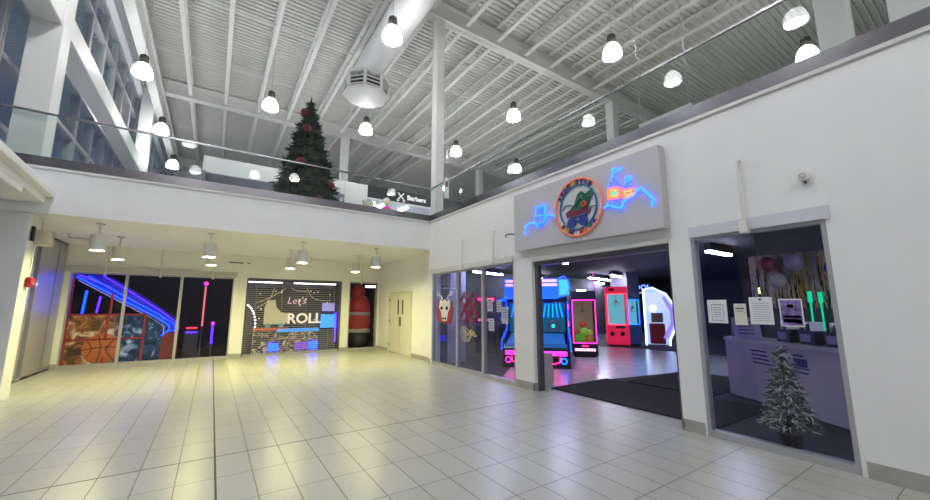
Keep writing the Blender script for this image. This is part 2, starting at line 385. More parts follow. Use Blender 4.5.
# warm cylinders under the upper floor
def downlight(label):
    o = thing('cylinder_pendant', label, 'lamp', group='cylinder lamps under the upper floor')
    G().lathe([(.0,.05),(.10,.045),(.115,.0),(.125,0),(.125,.32),(.02,.33)], n=24, capb=False).build('lamp_shade', pm('white_lamp_shade', (.62,.62,.62), .5), o)
    G().lathe([(.01,.022),(.07,.024),(.10,.03),(.10,.045)], n=20).build('bulb', em('warm_bulb', (1, .92, .36), WARM_E), o)
    G().cyl((0,0,.32), (0,0,.53), .012, n=8).build('stem', WHITE2, o)
    G().cyl((0,0,.53), (0,0,.56), .07, n=16).build('ceiling_plate', WHITE2, o); return o
d0 = None
for x, y, lab in [(-2.05,10.45,'large looking cylinder lamp at the far left near the fire alarm'), (-.15,10.4,'front cylinder lamp above the third pane of the left shop front'),
  (1.86,10.45,'front cylinder lamp above the roller grille'), (3.87,10.45,'front cylinder lamp nearest the cream double door'), (-2.0,12.2,'rear cylinder lamp above the first pane of the left shop front'),
  (-.11,12.4,'rear cylinder lamp beside the wall between glass shop and roller grille'), (1.85,12.2,'rear cylinder lamp above the roller grille'), (3.83,12.2,'rear cylinder lamp above the narrow window with the red figure')]:
    if d0 is None: d0 = downlight(lab); d0.location = (x, y, 2.74)
    else: dup(d0, (x, y, 2.74), label=lab)

# ------------------------------------------------------------------ duct and octagonal diffuser
dk = thing('air_diffuser', 'white octagonal air diffuser on the end of a round duct', 'diffuser', (4.25, 13.2, 9.55))
def octo(r, z): return [(r*math.cos(PI/8+k*PI/4), r*math.sin(PI/8+k*PI/4), z) for k in range(8)]
g = G(); g.add(octo(.80,0)+octo(.86,.04)+octo(.86,.08), [tuple(range(8))[::-1]]+[(i,(i+1)%8,8+(i+1)%8,8+i) for i in range(8)]+[(8+i,8+(i+1)%8,16+(i+1)%8,16+i) for i in range(8)])
g.add(octo(.85,.62)+octo(.85,.72)+octo(.5,.82), [(i,(i+1)%8,8+(i+1)%8,8+i) for i in range(8)]+[(8+i,8+(i+1)%8,16+(i+1)%8,16+i) for i in range(8)]+[tuple(range(16,24)), tuple(range(8))[::-1]])
for k in range(8):
    a = octo(.85,0)[k]; g.cyl((a[0]*.97,a[1]*.97,.06), (a[0]*.97,a[1]*.97,.64), .06, n=6)
g.build('housing', WHITE2, dk)
for k in range(8):
    t = k*PI/4+PI/4; g = G()
    for i in range(3):
        z = .13+.15*i; c = Vector((math.cos(t), math.sin(t), 0)); s_ = Vector((-math.sin(t), math.cos(t), 0))
        g.add([c*.78+s_*.27+Vector((0,0,z)), c*.78-s_*.27+Vector((0,0,z)), c*.70-s_*.27+Vector((0,0,z+.1)), c*.70+s_*.27+Vector((0,0,z+.1)), c*.765+s_*.27+Vector((0,0,z-.015)), c*.765-s_*.27+Vector((0,0,z-.015)), c*.685-s_*.27+Vector((0,0,z+.085)), c*.685+s_*.27+Vector((0,0,z+.085))],
              [(0,1,2,3),(7,6,5,4),(0,4,5,1),(1,5,6,2),(2,6,7,3),(3,7,4,0)])
    g.build('louvre', WHITE2, dk)
G().lathe([(.62,.08),(.62,.64)], n=8).build('louvre_core', BLACK, dk)
g = G(); g.tube([(0,0,.70),(0,0,.9),(0,-.06,1.0),(0,-.2,1.07),(0,-.6,1.08),(0,-12,1.08)], .5, 28)
g.build('duct', pm('white_duct', (.68,.68,.68), .5), dk, True)

# ------------------------------------------------------------------ the neon sign
sg = thing('wall_sign', 'white sign panel with round roller skate emblem and blue neon castle on right wall', 'sign')
SX = XW-.16
G().prism([(5.83,2.74),(2.69,2.69),(2.69,3.92),(5.83,3.94)], SX, XW-.005, 'x').build('panel', pm('sign_panel_grey', (.52,.51,.54), .45), sg, bevel=.01)
def neon(name, mat, lists, r=.014, closed=False, off=.03, sm=True, lab=None):
    for P in lists:
        Q = smoothpts(P) if sm and not closed else P
        o = G().tube([(SX-off, a, b) for a, b in Q], r, 6, closed).build(name, mat, sg, True)
    return o
wave_l = [(5.45,3.04),(5.46,3.16),(5.35,3.24),(5.2,3.22),(5.12,3.16),(4.96,3.19),(4.92,3.27),(4.8,3.31),(4.68,3.24)]
wave_r = [(3.62,3.18),(3.52,3.2),(3.42,3.14),(3.31,3.11),(3.28,3.18),(3.2,3.23),(3.09,3.26),(3.05,3.32),(2.98,3.33),(2.91,3.25),(2.86,3.2),(2.81,3.12),(2.83,3.03)]
neon('neon_wave', NCYAN, [wave_l, wave_r], .013)
neon('neon_cabinet', NCYAN, [[(5.15,3.53),(4.89,3.52),(4.92,3.33),(5.16,3.35)]], .012, True)
neon('neon_cabinet_screen', NBLUE, [[(5.11,3.48),(4.93,3.46),(4.95,3.4),(5.11,3.4)]], .012, True)
neon('neon_bowl', NBLUE, [[(5.14,3.35),(5.12,3.22),(5.04,3.15),(4.96,3.22),(4.94,3.33)]], .016)
neon('neon_flag', NCYAN, [[(3.45,3.62),(3.41,3.77),(3.26,3.73),(3.38,3.70)], [(3.21,3.45),(3.21,3.57),(3.14,3.57),(3.13,3.51),(3.2,3.51)]], .011, sm=False)
neon('neon_roof', NBLUE, [[(3.51,3.47),(3.42,3.63),(3.32,3.45)], [(3.26,3.39),(3.18,3.47),(3.1,3.38)], [(3.51,3.27),(3.5,3.19)], [(3.36,3.27),(3.36,3.19)], [(3.43,3.27),(3.43,3.18)]], .012, sm=False)
neon('neon_tower', NORG, [[(3.52,3.47),(3.32,3.44),(3.33,3.28),(3.53,3.3)], [(3.27,3.38),(3.1,3.37),(3.09,3.26),(3.27,3.26)]], .012, True)
neon('neon_tower_window', NYEL, [[(3.49,3.43),(3.355,3.41),(3.365,3.315),(3.49,3.33)], [(3.235,3.345),(3.13,3.34),(3.13,3.285),(3.235,3.285)]], .011, True)
neon('neon_tower_light', NTEAL, [[(3.445,3.385),(3.395,3.38),(3.40,3.355),(3.445,3.355)]], .011, True)
CY, CZ = 4.14, 3.31
def circ(r, n=48): return [(CY+r*math.cos(2*PI*i/n), CZ+r*math.sin(2*PI*i/n)) for i in range(n)]
G().prism(circ(.5), SX-.012, SX+.005, 'x').build('emblem_disc', pm('emblem_white', (.62,.62,.66), .4), sg)
em1 = neon('emblem_ring', pm('dull_orange_tube', (.6,.16,.07), .4, emit=(1,.2,.08), es=.25), [circ(.5)], .018, True)
neon('emblem_inner_ring', pm('dull_blue_tube', (.02,.10,.25), .4, emit=(0,.15,.5), es=.08), [circ(.39)], .016, True)
UNL = lambda n, c: pm(n, c, .4)
G().prism([(4.31,3.29),(4.22,3.36),(4.14,3.53),(4.06,3.58),(3.97,3.51),(3.82,3.57),(3.80,3.49),(3.88,3.36),(3.92,3.28),(4.1,3.25)], SX-.03, SX-.01, 'x').build('skate_boot', UNL('tube_green', (.01,.10,.06)), sg)
neon('skate_lacing', UNL('tube_light_green', (.05,.3,.14)), [[(4.21,3.33),(4.1,3.44),(4.04,3.49),(4.02,3.42),(3.87,3.45)]], .009, off=.04)
G().prism([(4.40,3.25),(4.31,3.29),(4.1,3.25),(3.92,3.28),(3.88,3.22),(3.90,3.16),(4.38,3.16)], SX-.035, SX-.01, 'x').build('skate_sole', UNL('tube_maroon', (.16,.02,.05)), sg)
neon('skate_toe', UNL('tube_orange', (.5,.1,.05)), [[(4.04,3.33),(3.99,3.37),(3.95,3.33),(4.0,3.29),(4.04,3.33)]], .022, off=.05)
neon('skate_frame', UNL('tube_blue', (.02,.05,.3)), [[(4.29,3.14),(4.15,3.14),(3.95,3.15)], [(4.28,3.12),(4.15,3.06),(4.02,3.12)]], .018)
for a, b in ((4.28,3.05),(4.03,3.05)): G().cyl((SX-.05, a, b), (SX-.005, a, b), .085, n=24).build('skate_wheel', UNL('tube_blue', (.02,.05,.3)), sg)
neon('skate_stopper', UNL('tube_yellow', (.55,.45,.08)), [[(4.43,3.06),(4.41,3.02)]], .02, sm=False)
neon('emblem_wave', UNL('tube_teal', (.03,.18,.3)), [[(4.48,3.31),(4.42,3.38),(4.3,3.38),(4.24,3.33)], [(3.92,3.21),(3.86,3.26),(3.76,3.26)]], .01)
def arc_text(s, r, a0, a1, cols, size, flip=False):
    for i, ch in enumerate(s):
        if ch == ' ': continue
        a = math.radians(a0+(a1-a0)*i/(len(s)-1))
        # u to the right of a viewer in the hall is -y
        ca, sa = math.cos(a), math.sin(a)
        rot = a-PI/2 if not flip else a+PI/2
        def fn(x, y, z, ca=ca, sa=sa, rot=rot):
            u = r*ca+x*math.cos(rot)-y*math.sin(rot); v = r*sa+x*math.sin(rot)+y*math.cos(rot)
            return (SX-.03-z, CY-u, CZ+v)
        put_text(G(), ch, size, .02, fn, .006).build('emblem_letter', cols[i], sg)
IN = UNL('letter_indigo', (.03,.02,.10)); MR = UNL('letter_maroon', (.12,.02,.08)); YL = UNL('letter_yellow', (.75,.45,.06)); RD = UNL('letter_red', (.4,.03,.04)); GR = UNL('letter_green', (.02,.2,.1)); OR = UNL('letter_orange', (.65,.2,.08)); BL = UNL('letter_blue', (.03,.05,.3))
arc_text('SEACASTLE', .445, 150, 52, [IN,MR,BL,IN,YL,IN,MR,BL,IN], .115)
arc_text('FUN PARK', .445, 222, 318, [IN,YL,BL,None,RD,OR,GR,BL], .115, True)

# ------------------------------------------------------------------ small things on the walls
def conduit(label, x, y, z0, z1, axis='x'):
    o = thing('conduit_drop', label, 'conduit', (x, y, z0), 0 if axis == 'x' else -PI/2, 'thin drop conduits with sensor boxes above shop windows')
    G().tube([(0,0,.1),(0,0,z1-z0),(.03,0,z1-z0+.03),(.07,0,z1-z0+.03)], .018, 8).build('pipe', WHITE2, o)
    G().box(-.05, .045, -.045, .045, -.03, .12).build('sensor_box', pm('white_plastic', (.7,.7,.68), .4), o, bevel=.01)
    return o
conduit('thin white conduit with sensor box over the far right pane with the reindeer decal', XW-.07, 7.96, 2.56, 3.3)
conduit('thin white conduit with sensor box over the third glass pane, left of the neon sign', XW-.07, 6.67, 2.6, 3.3)
conduit('tall white conduit ending in a box above the window with the small silver tree', XW-.07, 1.79, 2.5, 3.36)
for x, lab in ((-2.55, 'thin white rod hanging over the first pane of the left shop front'), (-1.35, 'thin white rod hanging over the middle pane of the left shop front'), (-.05, 'thin white rod hanging over the third pane of the left shop front'), (4.72, 'thin white rod hanging over the narrow window with the red figure')):
    o = thing('hanging_rod', lab, 'rod', (x, YK-.12, 2.5), 0, 'thin rods in front of the back shop windows')
    G().cyl((0,0,.04), (0,0,ZS-2.5), .015, n=8).build('rod', WHITE2, o); G().ball((0,0,.0), .04).build('rod_end', pm('white_plastic', (.7,.7,.68), .4), o, True)
o = thing('wall_speaker', 'small white round-faced speaker fixed on the right wall above the window', 'speaker', (XW-.055, 1.2, 3.0)); o.scale = (.6, .6, .6)
G().box(-.06, .06, -.07, .07, -.06, .09).build('body', pm('white_plastic', (.7,.7,.68), .4), o, bevel=.015)
G().cyl((-.072,0,.015), (-.058,0,.015), .05, n=20).build('grille', ALU, o); G().cyl((-.078,0,.015), (-.07,0,.015), .03, n=16).build('cone', WHITE2, o)
G().box(.05, .09, -.02, .02, -.1, .02).build('bracket', ALUD, o)
tag(G().tube([(XW-.005,5.95,3.14),(XW-.16,5.98,3.14),(XW-.2,6.06,3.12),(XW-.2,6.06,3.07)], .016, 8).build('wall_hook', ALUD), 'small dark hook on the white wall at the left edge of the neon sign', 'hook')
tag(G().box(XA-.01, XA, 10.55, 10.63, .38, .5).build('wall_outlet', pm('white_plastic', (.7,.7,.68), .4), bevel=.003), 'small white outlet plate low on the wall right of the double door', 'outlet')
o = thing('fire_alarm', 'red fire alarm box on the white left pillar', 'alarm', (-2.87, 10.22, 2.05))
G().box(0, .07, -.09, .09, -.09, .09).build('box', pm('alarm_red', (.42,.012,.015), .35), o, bevel=.01); G().box(.07, .12, .0, .08, -.05, 0).build('strobe', pm('strobe_white', (.8,.8,.8), .2), o)
G().cyl((.01, 0, .09), (.01, .0, .68), .009, n=6).build('conduit', WHITE2, o)
o = thing('junction_box', 'cream electrical box with black panel high on the left pillar', 'electrical box', (-2.87, 10.2, 2.8))
G().box(0, .2, .0, .22, -.05, .24).build('box', pm('cream_plastic', (.6,.57,.42), .5), o, bevel=.01); G().box(0, .03, -.2, -.1, .0, .27).build('keypad', BLACK, o); G().cyl((.05,.1,.24), (.05,.1,.5), .012, n=6).build('conduit', WHITE2, o)
o = thing('camera_arm', 'small white ceiling arm with a camera near the left windows', 'security camera', (-2.9, 12.2, ZS))
G().tube([(0,0,0),(0,0,-.1),(.45,0,-.12)], .02, 8).build('arm', ALU, o); G().box(.42, .52, -.06, .06, -.25, -.02).build('camera_body', WHITE2, o, bevel=.01)
tag(G().box(.35, .75, YK-.012, YK, 3.02, 3.06).box(.85, .95, YK-.012, YK, 3.03, 3.06).build('wall_vent', ALUD), 'tiny dark vent slots on the back wall above the pier', 'vent')

# ------------------------------------------------------------------ upper floor: tree, shops
def needle_tree(o, H, R, n, L, rad, mat, name='foliage', z0=.3, tipmat=None, seed=1, frost=None):
    rnd = random.Random(seed)
    g = G(); g2 = G()
    for i in range(n):
        t = 1-math.sqrt(rnd.random())*0.995
        z = z0+t*(H-z0); a = rnd.random()*2*PI
        Rz = R*(1-t)**.9*(.86+.14*math.sin(t*60))+.02
        k = rnd.uniform(.6, 1.05); p = Vector((Rz*k*math.cos(a), Rz*k*math.sin(a), z))
        d = Vector((math.cos(a), math.sin(a), rnd.uniform(-.5, .35))); d += Vector((rnd.gauss(0,.45), rnd.gauss(0,.45), rnd.gauss(0,.3))); d.normalize()
        (g2 if frost and rnd.random() < frost else g).cyl(p-d*L*.4, p+d*L*.6, rad, rad*.25, 4)
    f = g.build(name, mat, o)
    if frost: g2.build('frosted_tip', tipmat, o)
    return f
t = thing('christmas_tree', 'tall dark green christmas tree with red bows behind the glass balustrade', 'tree', (2.1, 12, ZD+.01))
G().cyl((0,0,0), (0,0,4.0), .09, .02, 10).build('trunk', pm('bark', (.05,.03,.02), .8), t)
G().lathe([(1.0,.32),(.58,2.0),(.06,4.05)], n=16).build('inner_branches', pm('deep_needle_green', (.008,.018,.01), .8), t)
needle_tree(t, 4.15, 1.16, 4600, .20, .022, GREEN, seed=3)
G().box(-.5, .5, -.5, .5, 0, .06).build('stand', BLACK, t); G().cyl((0,0,4.05), (0,0,4.28), .03, .008, 6).build('tree_tip', GREEN, t)
bowm = pm('red_bow_fabric', (.10,.004,.008), .5)
def bow(): 
    g = G()
    for k in range(6):
        a = k*PI/3; c = (math.cos(a)*.075, 0, math.sin(a)*.075); g.add([(v[0], v[1]*.5-.0, v[2]) for v in G().ball(c, .06, 8, 6).v], G().ball((0,0,0), .08, 8, 6).f)
    g.ball((0,-.05,0), .045, 8, 6); return g
b0 = None
for x, z, wh in ((-.19,3.62,'highest, near the tip'), (-.14,3.0,'upper middle'), (-.30,1.80,'at mid height left'), (-.44,1.18,'low on the left side'), (.55,1.22,'low on the right side'), (.18,.62,'bottom centre'), (.86,.34,'at the bottom right edge')):
    lab = 'red bow on the tall christmas tree, '+wh; R = 1.16*(1-(z-.3)/3.85)**.9; yy = -math.sqrt(max(.01, R*R-x*x))-.05
    if b0 is None: b0 = bow().build('tree_bow', bowm, None, True); tag(b0, lab, 'bow', 'red bows on the tall christmas tree'); b0.location = (2.1+x, 12+yy, ZD+z)
    else: dup(b0, (2.1+x, 12+yy, ZD+z), label=lab)
# shop band behind
FA = pm('pale_shop_fascia', (.55,.56,.55), .5)
o = thing('shop_unit', 'upper floor shop with a pale blank fascia behind the christmas tree', 'shop', (-.7, 16, ZD))
G().box(0, 5.1, 0, .4, 2.5, 3.05).build('fascia', FA, o); G().box(0, 5.1, 0, 6, 2.44, 2.5).build('shop_ceiling', FA, o)
G().box(0, 5.1, 5.9, 6, 0, 2.5).build('back_wall', pm('shop_grey', (.25,.27,.28), .6), o); G().box(0, .12, 0, 6, 0, 2.5).build('side_wall', ALUD, o)
G().box(.12, 5.1, .1, .115, 0, 2.45).build('shop_glass', TGLASS, o)
o = thing('shop_unit', 'upper floor shop with a long black sign band and white lettering', 'shop', (5.4, 16, ZD))
G().prism([(0,2.5),(5.3,2.5),(5.3,3.08),(0,3.08)], 0, .4, 'y').build('fascia', BLACK, o)
PL = em('pale_letters', (.9,.9,.9), .7)
put_text(G(), 'Barbers', .32, .03, lambda x, y, z: (2.45+x, -.02-z, 2.78+y), .008).build('shop_lettering', PL, o)
g = G().cyl((1.48,-.02,2.64), (1.78,-.02,2.96), .025, n=6).cyl((1.78,-.02,2.64), (1.48,-.02,2.96), .025, n=6)
for a in (1.48, 1.78): g.tube([(a+.05*math.cos(t), -.02, 2.6+.05*math.sin(t)) for t in [k*PI/5 for k in range(10)]], .016, 5, True)
g.build('scissor_emblem', PL, o)
G().box(0, 5.3, 0, 7, 2.44, 2.5).build('shop_ceiling', pm('shop_ceiling_grey', (.62,.63,.63), .6), o); G().box(0, 5.3, 6.9, 7, 0, 2.5).build('back_wall', pm('shop_grey', (.25,.27,.28), .6), o)
G().box(-1.0, 0, -.02, .3, 0, 3.05).build('pier', FA, o); G().box(.02, 5.3, .12, .135, 0, 2.45).build('shop_glass', TGLASS, o)
for i, (x, y0, y1) in enumerate(((1.0, .3, 2.9), (2.1, .3, 2.7), (4.2, .3, 2.2))): G().box(x-.06, x+.06, y0, y1, 2.38, 2.44).build('ceiling_tube', TUBE, o)
tag(G().box(10.75, 11.6, 15.9, 16.3, ZD, 6.95).build('orange_partition', pm('orange_panel', (.55,.2,.07), .5), bevel=.01), 'orange wall panel at the right end of the black shop sign band', 'panel')
o = thing('hanging_banner', 'narrow white and maroon banner beside the corner column', 'banner', (8.9, 14.9, 6.75))
G().box(-.12, .12, -.02, .02, 0, 1.0).build('banner_cloth', WHITE2, o); G().box(-.08, .08, -.03, -.015, .55, .85).build('maroon_print', pm('maroon', (.2,.03,.08), .6), o)
G().cyl((0,0,1.0), (0,0,5.32), .01, n=5).build('cable', ALU, o)
o = thing('plush_bear', 'cream plush figure sitting on the upper floor right of the tree', 'toy', (3.85, 11.4, ZD))
G().ball((0,0,.336), .28, 14, 9, 1.2).build('body', pm('cream_plush', (.5,.48,.38), .9), o, True); G().ball((.02,0,.78), .17).ball((-.1,0,.92), .06).ball((.14,0,.92), .06).build('head', pm('cream_plush', (.5,.48,.38), .9), o, True)
tag(G().lathe([(.16,0),(.2,.2),(.16,.42),(.06,.5)], (4.4,11.6,ZD), 12).build('gift_bag', pm('blue_foil', (.03,.18,.6), .3)), 'blue foil sack beside the cream plush figure upstairs', 'bag')
o = thing('mannequin', 'shop mannequin in a magenta top under the black sign band', 'mannequin', (6.05, 15.3, ZD))
G().lathe([(.12,.9),(.2,1.2),(.26,1.7),(.2,1.95),(.06,2.02)], n=14).build('top', pm('magenta_cloth', (.6,.02,.3), .7), o, True); G().ball((0,0,2.2), .17, 14, 9, 1.2).build('head', pm('pale_head', (.6,.58,.52), .6), o, True)
G().cyl((0,0,0), (0,0,.95), .16, .14, 12).build('legs', DARK2, o)
o = thing('suspended_sign', 'long pale panel hung on rods over the right gallery', 'panel', (9, 4.5, 6.0))
G().box(-.03, .03, -.65, .65, 0, .36).build('panel', FA, o)
for y in (-.6, .6): G().cyl((0,y,.36), (0,y,5.95), .008, n=6).build('rod', ALU, o)

# ================================================================== BACK SHOPS
g = G(); Y0, Y1 = YK+.3, YK+4.2
g.box(-3.7, 6.4, Y1, Y1+.1, 0, 3.2); g.box(-3.8, -3.7, Y0, Y1, 0, 3.2)
struct(g.build('wall_shop_back', DARK)); struct(G().box(-3.7, 6.4, YK+.05, Y1, -.1, .0).build('floor_shop', pm('dark_shop_floor', (.03,.03,.035), .3)))
struct(G().box(-3.7, 6.4, Y0, Y1, 2.95, 3.0).build('ceiling_shop', DARK))
struct(G().box(.68, .78, Y0, Y1, 0, 2.95).build('wall_shop_left', pm('shop_wall_lilac_grey', (.16,.15,.2), .7))); struct(G().box(4.1, 4.2, Y0, Y1, 0, 2.95).build('wall_shop_right', DARK)); struct(G().box(6.3, 6.4, Y0, Y1, 0, 2.95).build('wall_shop_end', DARK))
struct(G().box(.78, 4.1, 15.62, 15.7, 0, 2.95).build('wall_shop_lilac', pm('shop_wall_lilac_grey', (.16,.15,.2), .7)))
# basketball game cabinet behind the left shop front
o = thing('basketball_game', 'big red-framed basketball arcade game with a sloping blue neon canopy', 'arcade game', (-3.28, 14.62, 0))
pic = bpy.data.materials.new('painted_game_panel'); pic.use_nodes = True; nt = pic.node_tree; b = nt.nodes['Principled BSDF']
tc = nt.nodes.new('ShaderNodeTexCoord'); sx = nt.nodes.new('ShaderNodeSeparateXYZ'); nt.links.new(tc.outputs['Object'], sx.inputs[0])
nz = nt.nodes.new('ShaderNodeTexNoise'); nz.inputs['Scale'].default_value = 3.5; nz.inputs['Detail'].default_value = 8; nz.inputs['Distortion'].default_value = 1.2; nt.links.new(tc.outputs['Object'], nz.inputs[0])
r1 = nt.nodes.new('ShaderNodeValToRGB'); r1.color_ramp.elements[0].position = .38; r1.color_ramp.elements[0].color = (.05,.03,.012,1); r1.color_ramp.elements[1].position = .66; r1.color_ramp.elements[1].color = (.6,.5,.3,1); e_ = r1.color_ramp.elements.new(.52); e_.color = (.28,.10,.02,1)
r2 = nt.nodes.new('ShaderNodeValToRGB'); r2.color_ramp.elements[0].position = .4; r2.color_ramp.elements[0].color = (.004,.012,.03,1); r2.color_ramp.elements[1].position = .72; r2.color_ramp.elements[1].color = (.4,.5,.6,1); e_ = r2.color_ramp.elements.new(.56); e_.color = (.015,.06,.13,1)
nt.links.new(nz.outputs['Fac'], r1.inputs[0]); nt.links.new(nz.outputs['Fac'], r2.inputs[0])
ms = nt.nodes.new('ShaderNodeMapRange'); ms.inputs[1].default_value = .9; ms.inputs[2].default_value = 1.15; nt.links.new(sx.outputs[0], ms.inputs[0])
mx = nt.nodes.new('ShaderNodeMix'); mx.data_type = 'RGBA'; nt.links.new(ms.outputs[0], mx.inputs[0]); nt.links.new(r1.outputs[0], mx.inputs[6]); nt.links.new(r2.outputs[0], mx.inputs[7]); nt.links.new(mx.outputs[2], b.inputs['Base Color'])
nt.links.new(mx.outputs[2], b.inputs['Emission Color']); b.inputs['Emission Strength'].default_value = .55; b.inputs['Roughness'].default_value = .4
G().box(.05, 2.08, .05, 2.0, .05, 1.36).build('picture_panel', pic, o)['label'] = 'backlit panel printed with fire, a ball and waves'
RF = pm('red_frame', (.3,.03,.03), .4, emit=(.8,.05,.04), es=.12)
g = G()
for x in (0, .82, 1.64): g.box(x, x+.05, .0, .05, 0, 1.4)
for z in (.0, .68, 1.36): g.box(0, 1.69, 0, .05, z, z+.05)
g.box(.0, .06, 0, .05, 1.4, 2.45); g.box(.85, .9, 0, .05, 1.4, 2.0); g.build('frame', RF, o)
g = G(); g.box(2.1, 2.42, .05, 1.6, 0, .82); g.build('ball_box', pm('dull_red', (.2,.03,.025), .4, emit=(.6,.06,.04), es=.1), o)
g = G(); c = (.80, .44); R = .42
g.add([(c[0]+R*math.sin(PI*i/20*1.0)*math.cos(2*PI*j/28), .05-.06*math.cos(PI*i/20), c[1]+R*math.sin(PI*i/20)*math.sin(2*PI*j/28)) for i in range(0, 11) for j in range(28)], [(i*28+j, i*28+(j+1)%28, (i+1)*28+(j+1)%28, (i+1)*28+j) for i in range(10) for j in range(28)])
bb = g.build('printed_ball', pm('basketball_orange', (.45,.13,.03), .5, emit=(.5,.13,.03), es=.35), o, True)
g = G()
def bp(x, z): 
    rr = ((x-c[0])**2+(z-c[1])**2)/R**2; return (x, .05-.06*math.sqrt(max(0, 1-rr))-.006, z)
for P in ([(c[0]-R*.97, c[1]-.02), (c[0], c[1]+.05), (c[0]+R*.97, c[1]+.02)], [(c[0]-.1, c[1]+R*.95), (c[0]-.02, c[1]), (c[0]-.08, c[1]-R*.95)], [(c[0]+.3, c[1]+.3), (c[0]+.1, c[1]), (c[0]+.27, c[1]-.32)], [(c[0]-.33, c[1]+.26), (c[0]-.2, c[1]), (c[0]-.33, c[1]-.26)]):
    g.tube([bp(*p) for p in smoothpts(P, 6)], .009, 5)
g.build('ball_seam', BLACK, bb)
# sloping canopy
sl = [(.05,2.42),(2.15,1.28),(2.52,1.02),(2.52,.75),(2.2,.75)]
g = G()
poly = [(.02,2.5),(.6,2.5),(1.4,1.93),(1.95,1.5),(2.38,1.14),(2.44,.86),(2.28,.86),(2.22,1.0),(2.0,1.18),(.05,2.4)]
g.prism(poly, .12, 1.6, 'y'); g.build('canopy', pm('dark_blue_canopy', (.02,.02,.12), .3, emit=(.06,.04,.9), es=.35), o)
def line(name, mat, pts, r=.02, y=.06): return G().tube([(x, y, z) for x, z in pts], r, 6).build(name, mat, o, True)
line('neon_edge', NBLUE, [(.3,2.46),(1.95,1.38),(2.36,1.08),(2.40,.90),(2.22,.88),(2.06,.74)], .018)
line('neon_edge', NVIO, [(.62,2.48),(1.4,1.93),(1.95,1.52),(2.40,1.14)], .014, .1)
line('neon_edge', NBLUE, [(.08,2.44),(1.9,1.3),(2.24,1.04),(2.26,.90)], .022)
line('neon_edge', NVIO, [(.12,2.49),(.8,2.16)], .016, .08)
line('white_edge', pm('pale_edge', (.6,.55,.5), .4, emit=(.8,.7,.7), es=.35), [(.12,2.34),(1.85,1.24),(2.12,1.02),(2.12,.72)], .012)
line('neon_post', NBLUE, [(.32,2.05),(.29,1.42)], .03); line('neon_post', NVIO, [(.62,1.9),(.58,1.44)], .025)
G().box(.25, .48, .5, .9, 2.36, 2.44).build('top_lamp', em('pink_white_light', (.8,.5,1), 6), o)
for x in (.8,1.05,1.45,1.7): G().box(x, x+.12, .4, .5, 2.62-.68*x, 2.65-.68*x).build('canopy_light', NMAG, o)
o = thing('light_pole', 'red and white striped light pole behind the third pane of the left shop front', 'light', (-.22, 14.95, 0))
for k in range(16): G().cyl((0,0,1.0+k*.08), (0,0,1.06+k*.08), .026, n=10).build('light_ring', em('red_white_light', (1,.2,.18), 1.4), o)
G().cyl((0,0,0), (0,0,2.3), .018, n=8).build('pole', ALUD, o); G().ball((0,0,2.36), .06).build('pole_top', NMAG, o, True)
o = thing('light_pole', 'short violet light pole right of the striped light pole', 'light', (.07, 15.0, 0))
G().cyl((0,0,.42), (0,0,1.05), .03, n=10).build('light_tube', NVIO, o); G().cyl((0,0,0), (0,0,.42), .03, n=8).build('pole', ALUD, o); G().ball((0,0,1.07), .05).build('pole_top', NMAG, o, True)
o = thing('game_console', 'small dark game with red lights beside the blue neon canopy', 'arcade game', (-.5, 15.7, 0))
G().box(-.2, .2, 0, .5, 0, .8).build('body', DARK2, o, bevel=.02)
for z, m in ((.88, NRED), (.74, NVIO)): G().box(-.15, .15, -.02, .05, z, z+.05).build('light_bar', m, o)
# ROLL photo wall
o = thing('photo_wall', 'black photo wall reading Let\'s ROLL with a white roller skate', 'display', (1.3, 15.4, 0))
G().box(0, 2.7, 0, .08, .75, 2.32).build('board', pm('black_sequin', (.02,.015,.03), .35, var=.8, scale=40), o)
put_text(G(), 'ROLL', .52, .04, lambda x, y, z: (1.66+x, -.03-z, 1.16+y), .012).build('roll_lettering', em('cream_letters', (1,.85,.66), .75), o)
put_text(G(), "Let's", .36, .02, lambda x, y, z: (1.36+x+.25*y, -.03-z, 1.83+y), -.004).build('lets_lettering', em('pink_letters', (.9,.6,.8), .8), o)
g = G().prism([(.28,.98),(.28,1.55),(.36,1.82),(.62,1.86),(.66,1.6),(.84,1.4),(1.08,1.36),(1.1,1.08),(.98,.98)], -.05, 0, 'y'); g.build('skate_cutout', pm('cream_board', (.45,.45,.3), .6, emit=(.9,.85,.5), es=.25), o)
for x in (.42,.85): G().cyl((x,-.06,.92), (x,0,.92), .09, n=18).build('skate_wheel', pm('teal_disc', (.1,.3,.3), .5, emit=(.2,.5,.5), es=.2), o)
rnd = random.Random(5)
for k in range(22):
    x, z = rnd.uniform(.1,2.6), rnd.uniform(.9,2.25); G().ball((x,-.02,z), .025, 8, 6).build('spangle', em('spangle_light', (.9,.8,.6), 1.0), o)
for P in ([(.0,1.75),(.45,1.95),(.95,2.3)], [(1.1,2.32),(1.35,2.2),(1.7,2.2)], [(1.7,2.3),(1.85,2.0),(2.15,1.86),(2.6,1.85)], [(.0,1.55),(.4,1.85),(.55,2.3)]):
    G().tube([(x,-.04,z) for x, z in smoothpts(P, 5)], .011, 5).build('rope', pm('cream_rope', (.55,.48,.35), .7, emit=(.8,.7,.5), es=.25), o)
o = thing('party_table', 'long table with red and bright blue top below the ROLL letters', 'table', (1.25, 14.95, 0))
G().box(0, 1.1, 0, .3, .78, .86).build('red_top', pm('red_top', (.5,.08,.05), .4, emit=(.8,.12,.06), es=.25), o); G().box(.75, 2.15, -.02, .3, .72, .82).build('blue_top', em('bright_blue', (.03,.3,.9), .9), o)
gf = bpy.data.materials.new('graffiti_print'); gf.use_nodes = True; nt = gf.node_tree; b = nt.nodes['Principled BSDF']
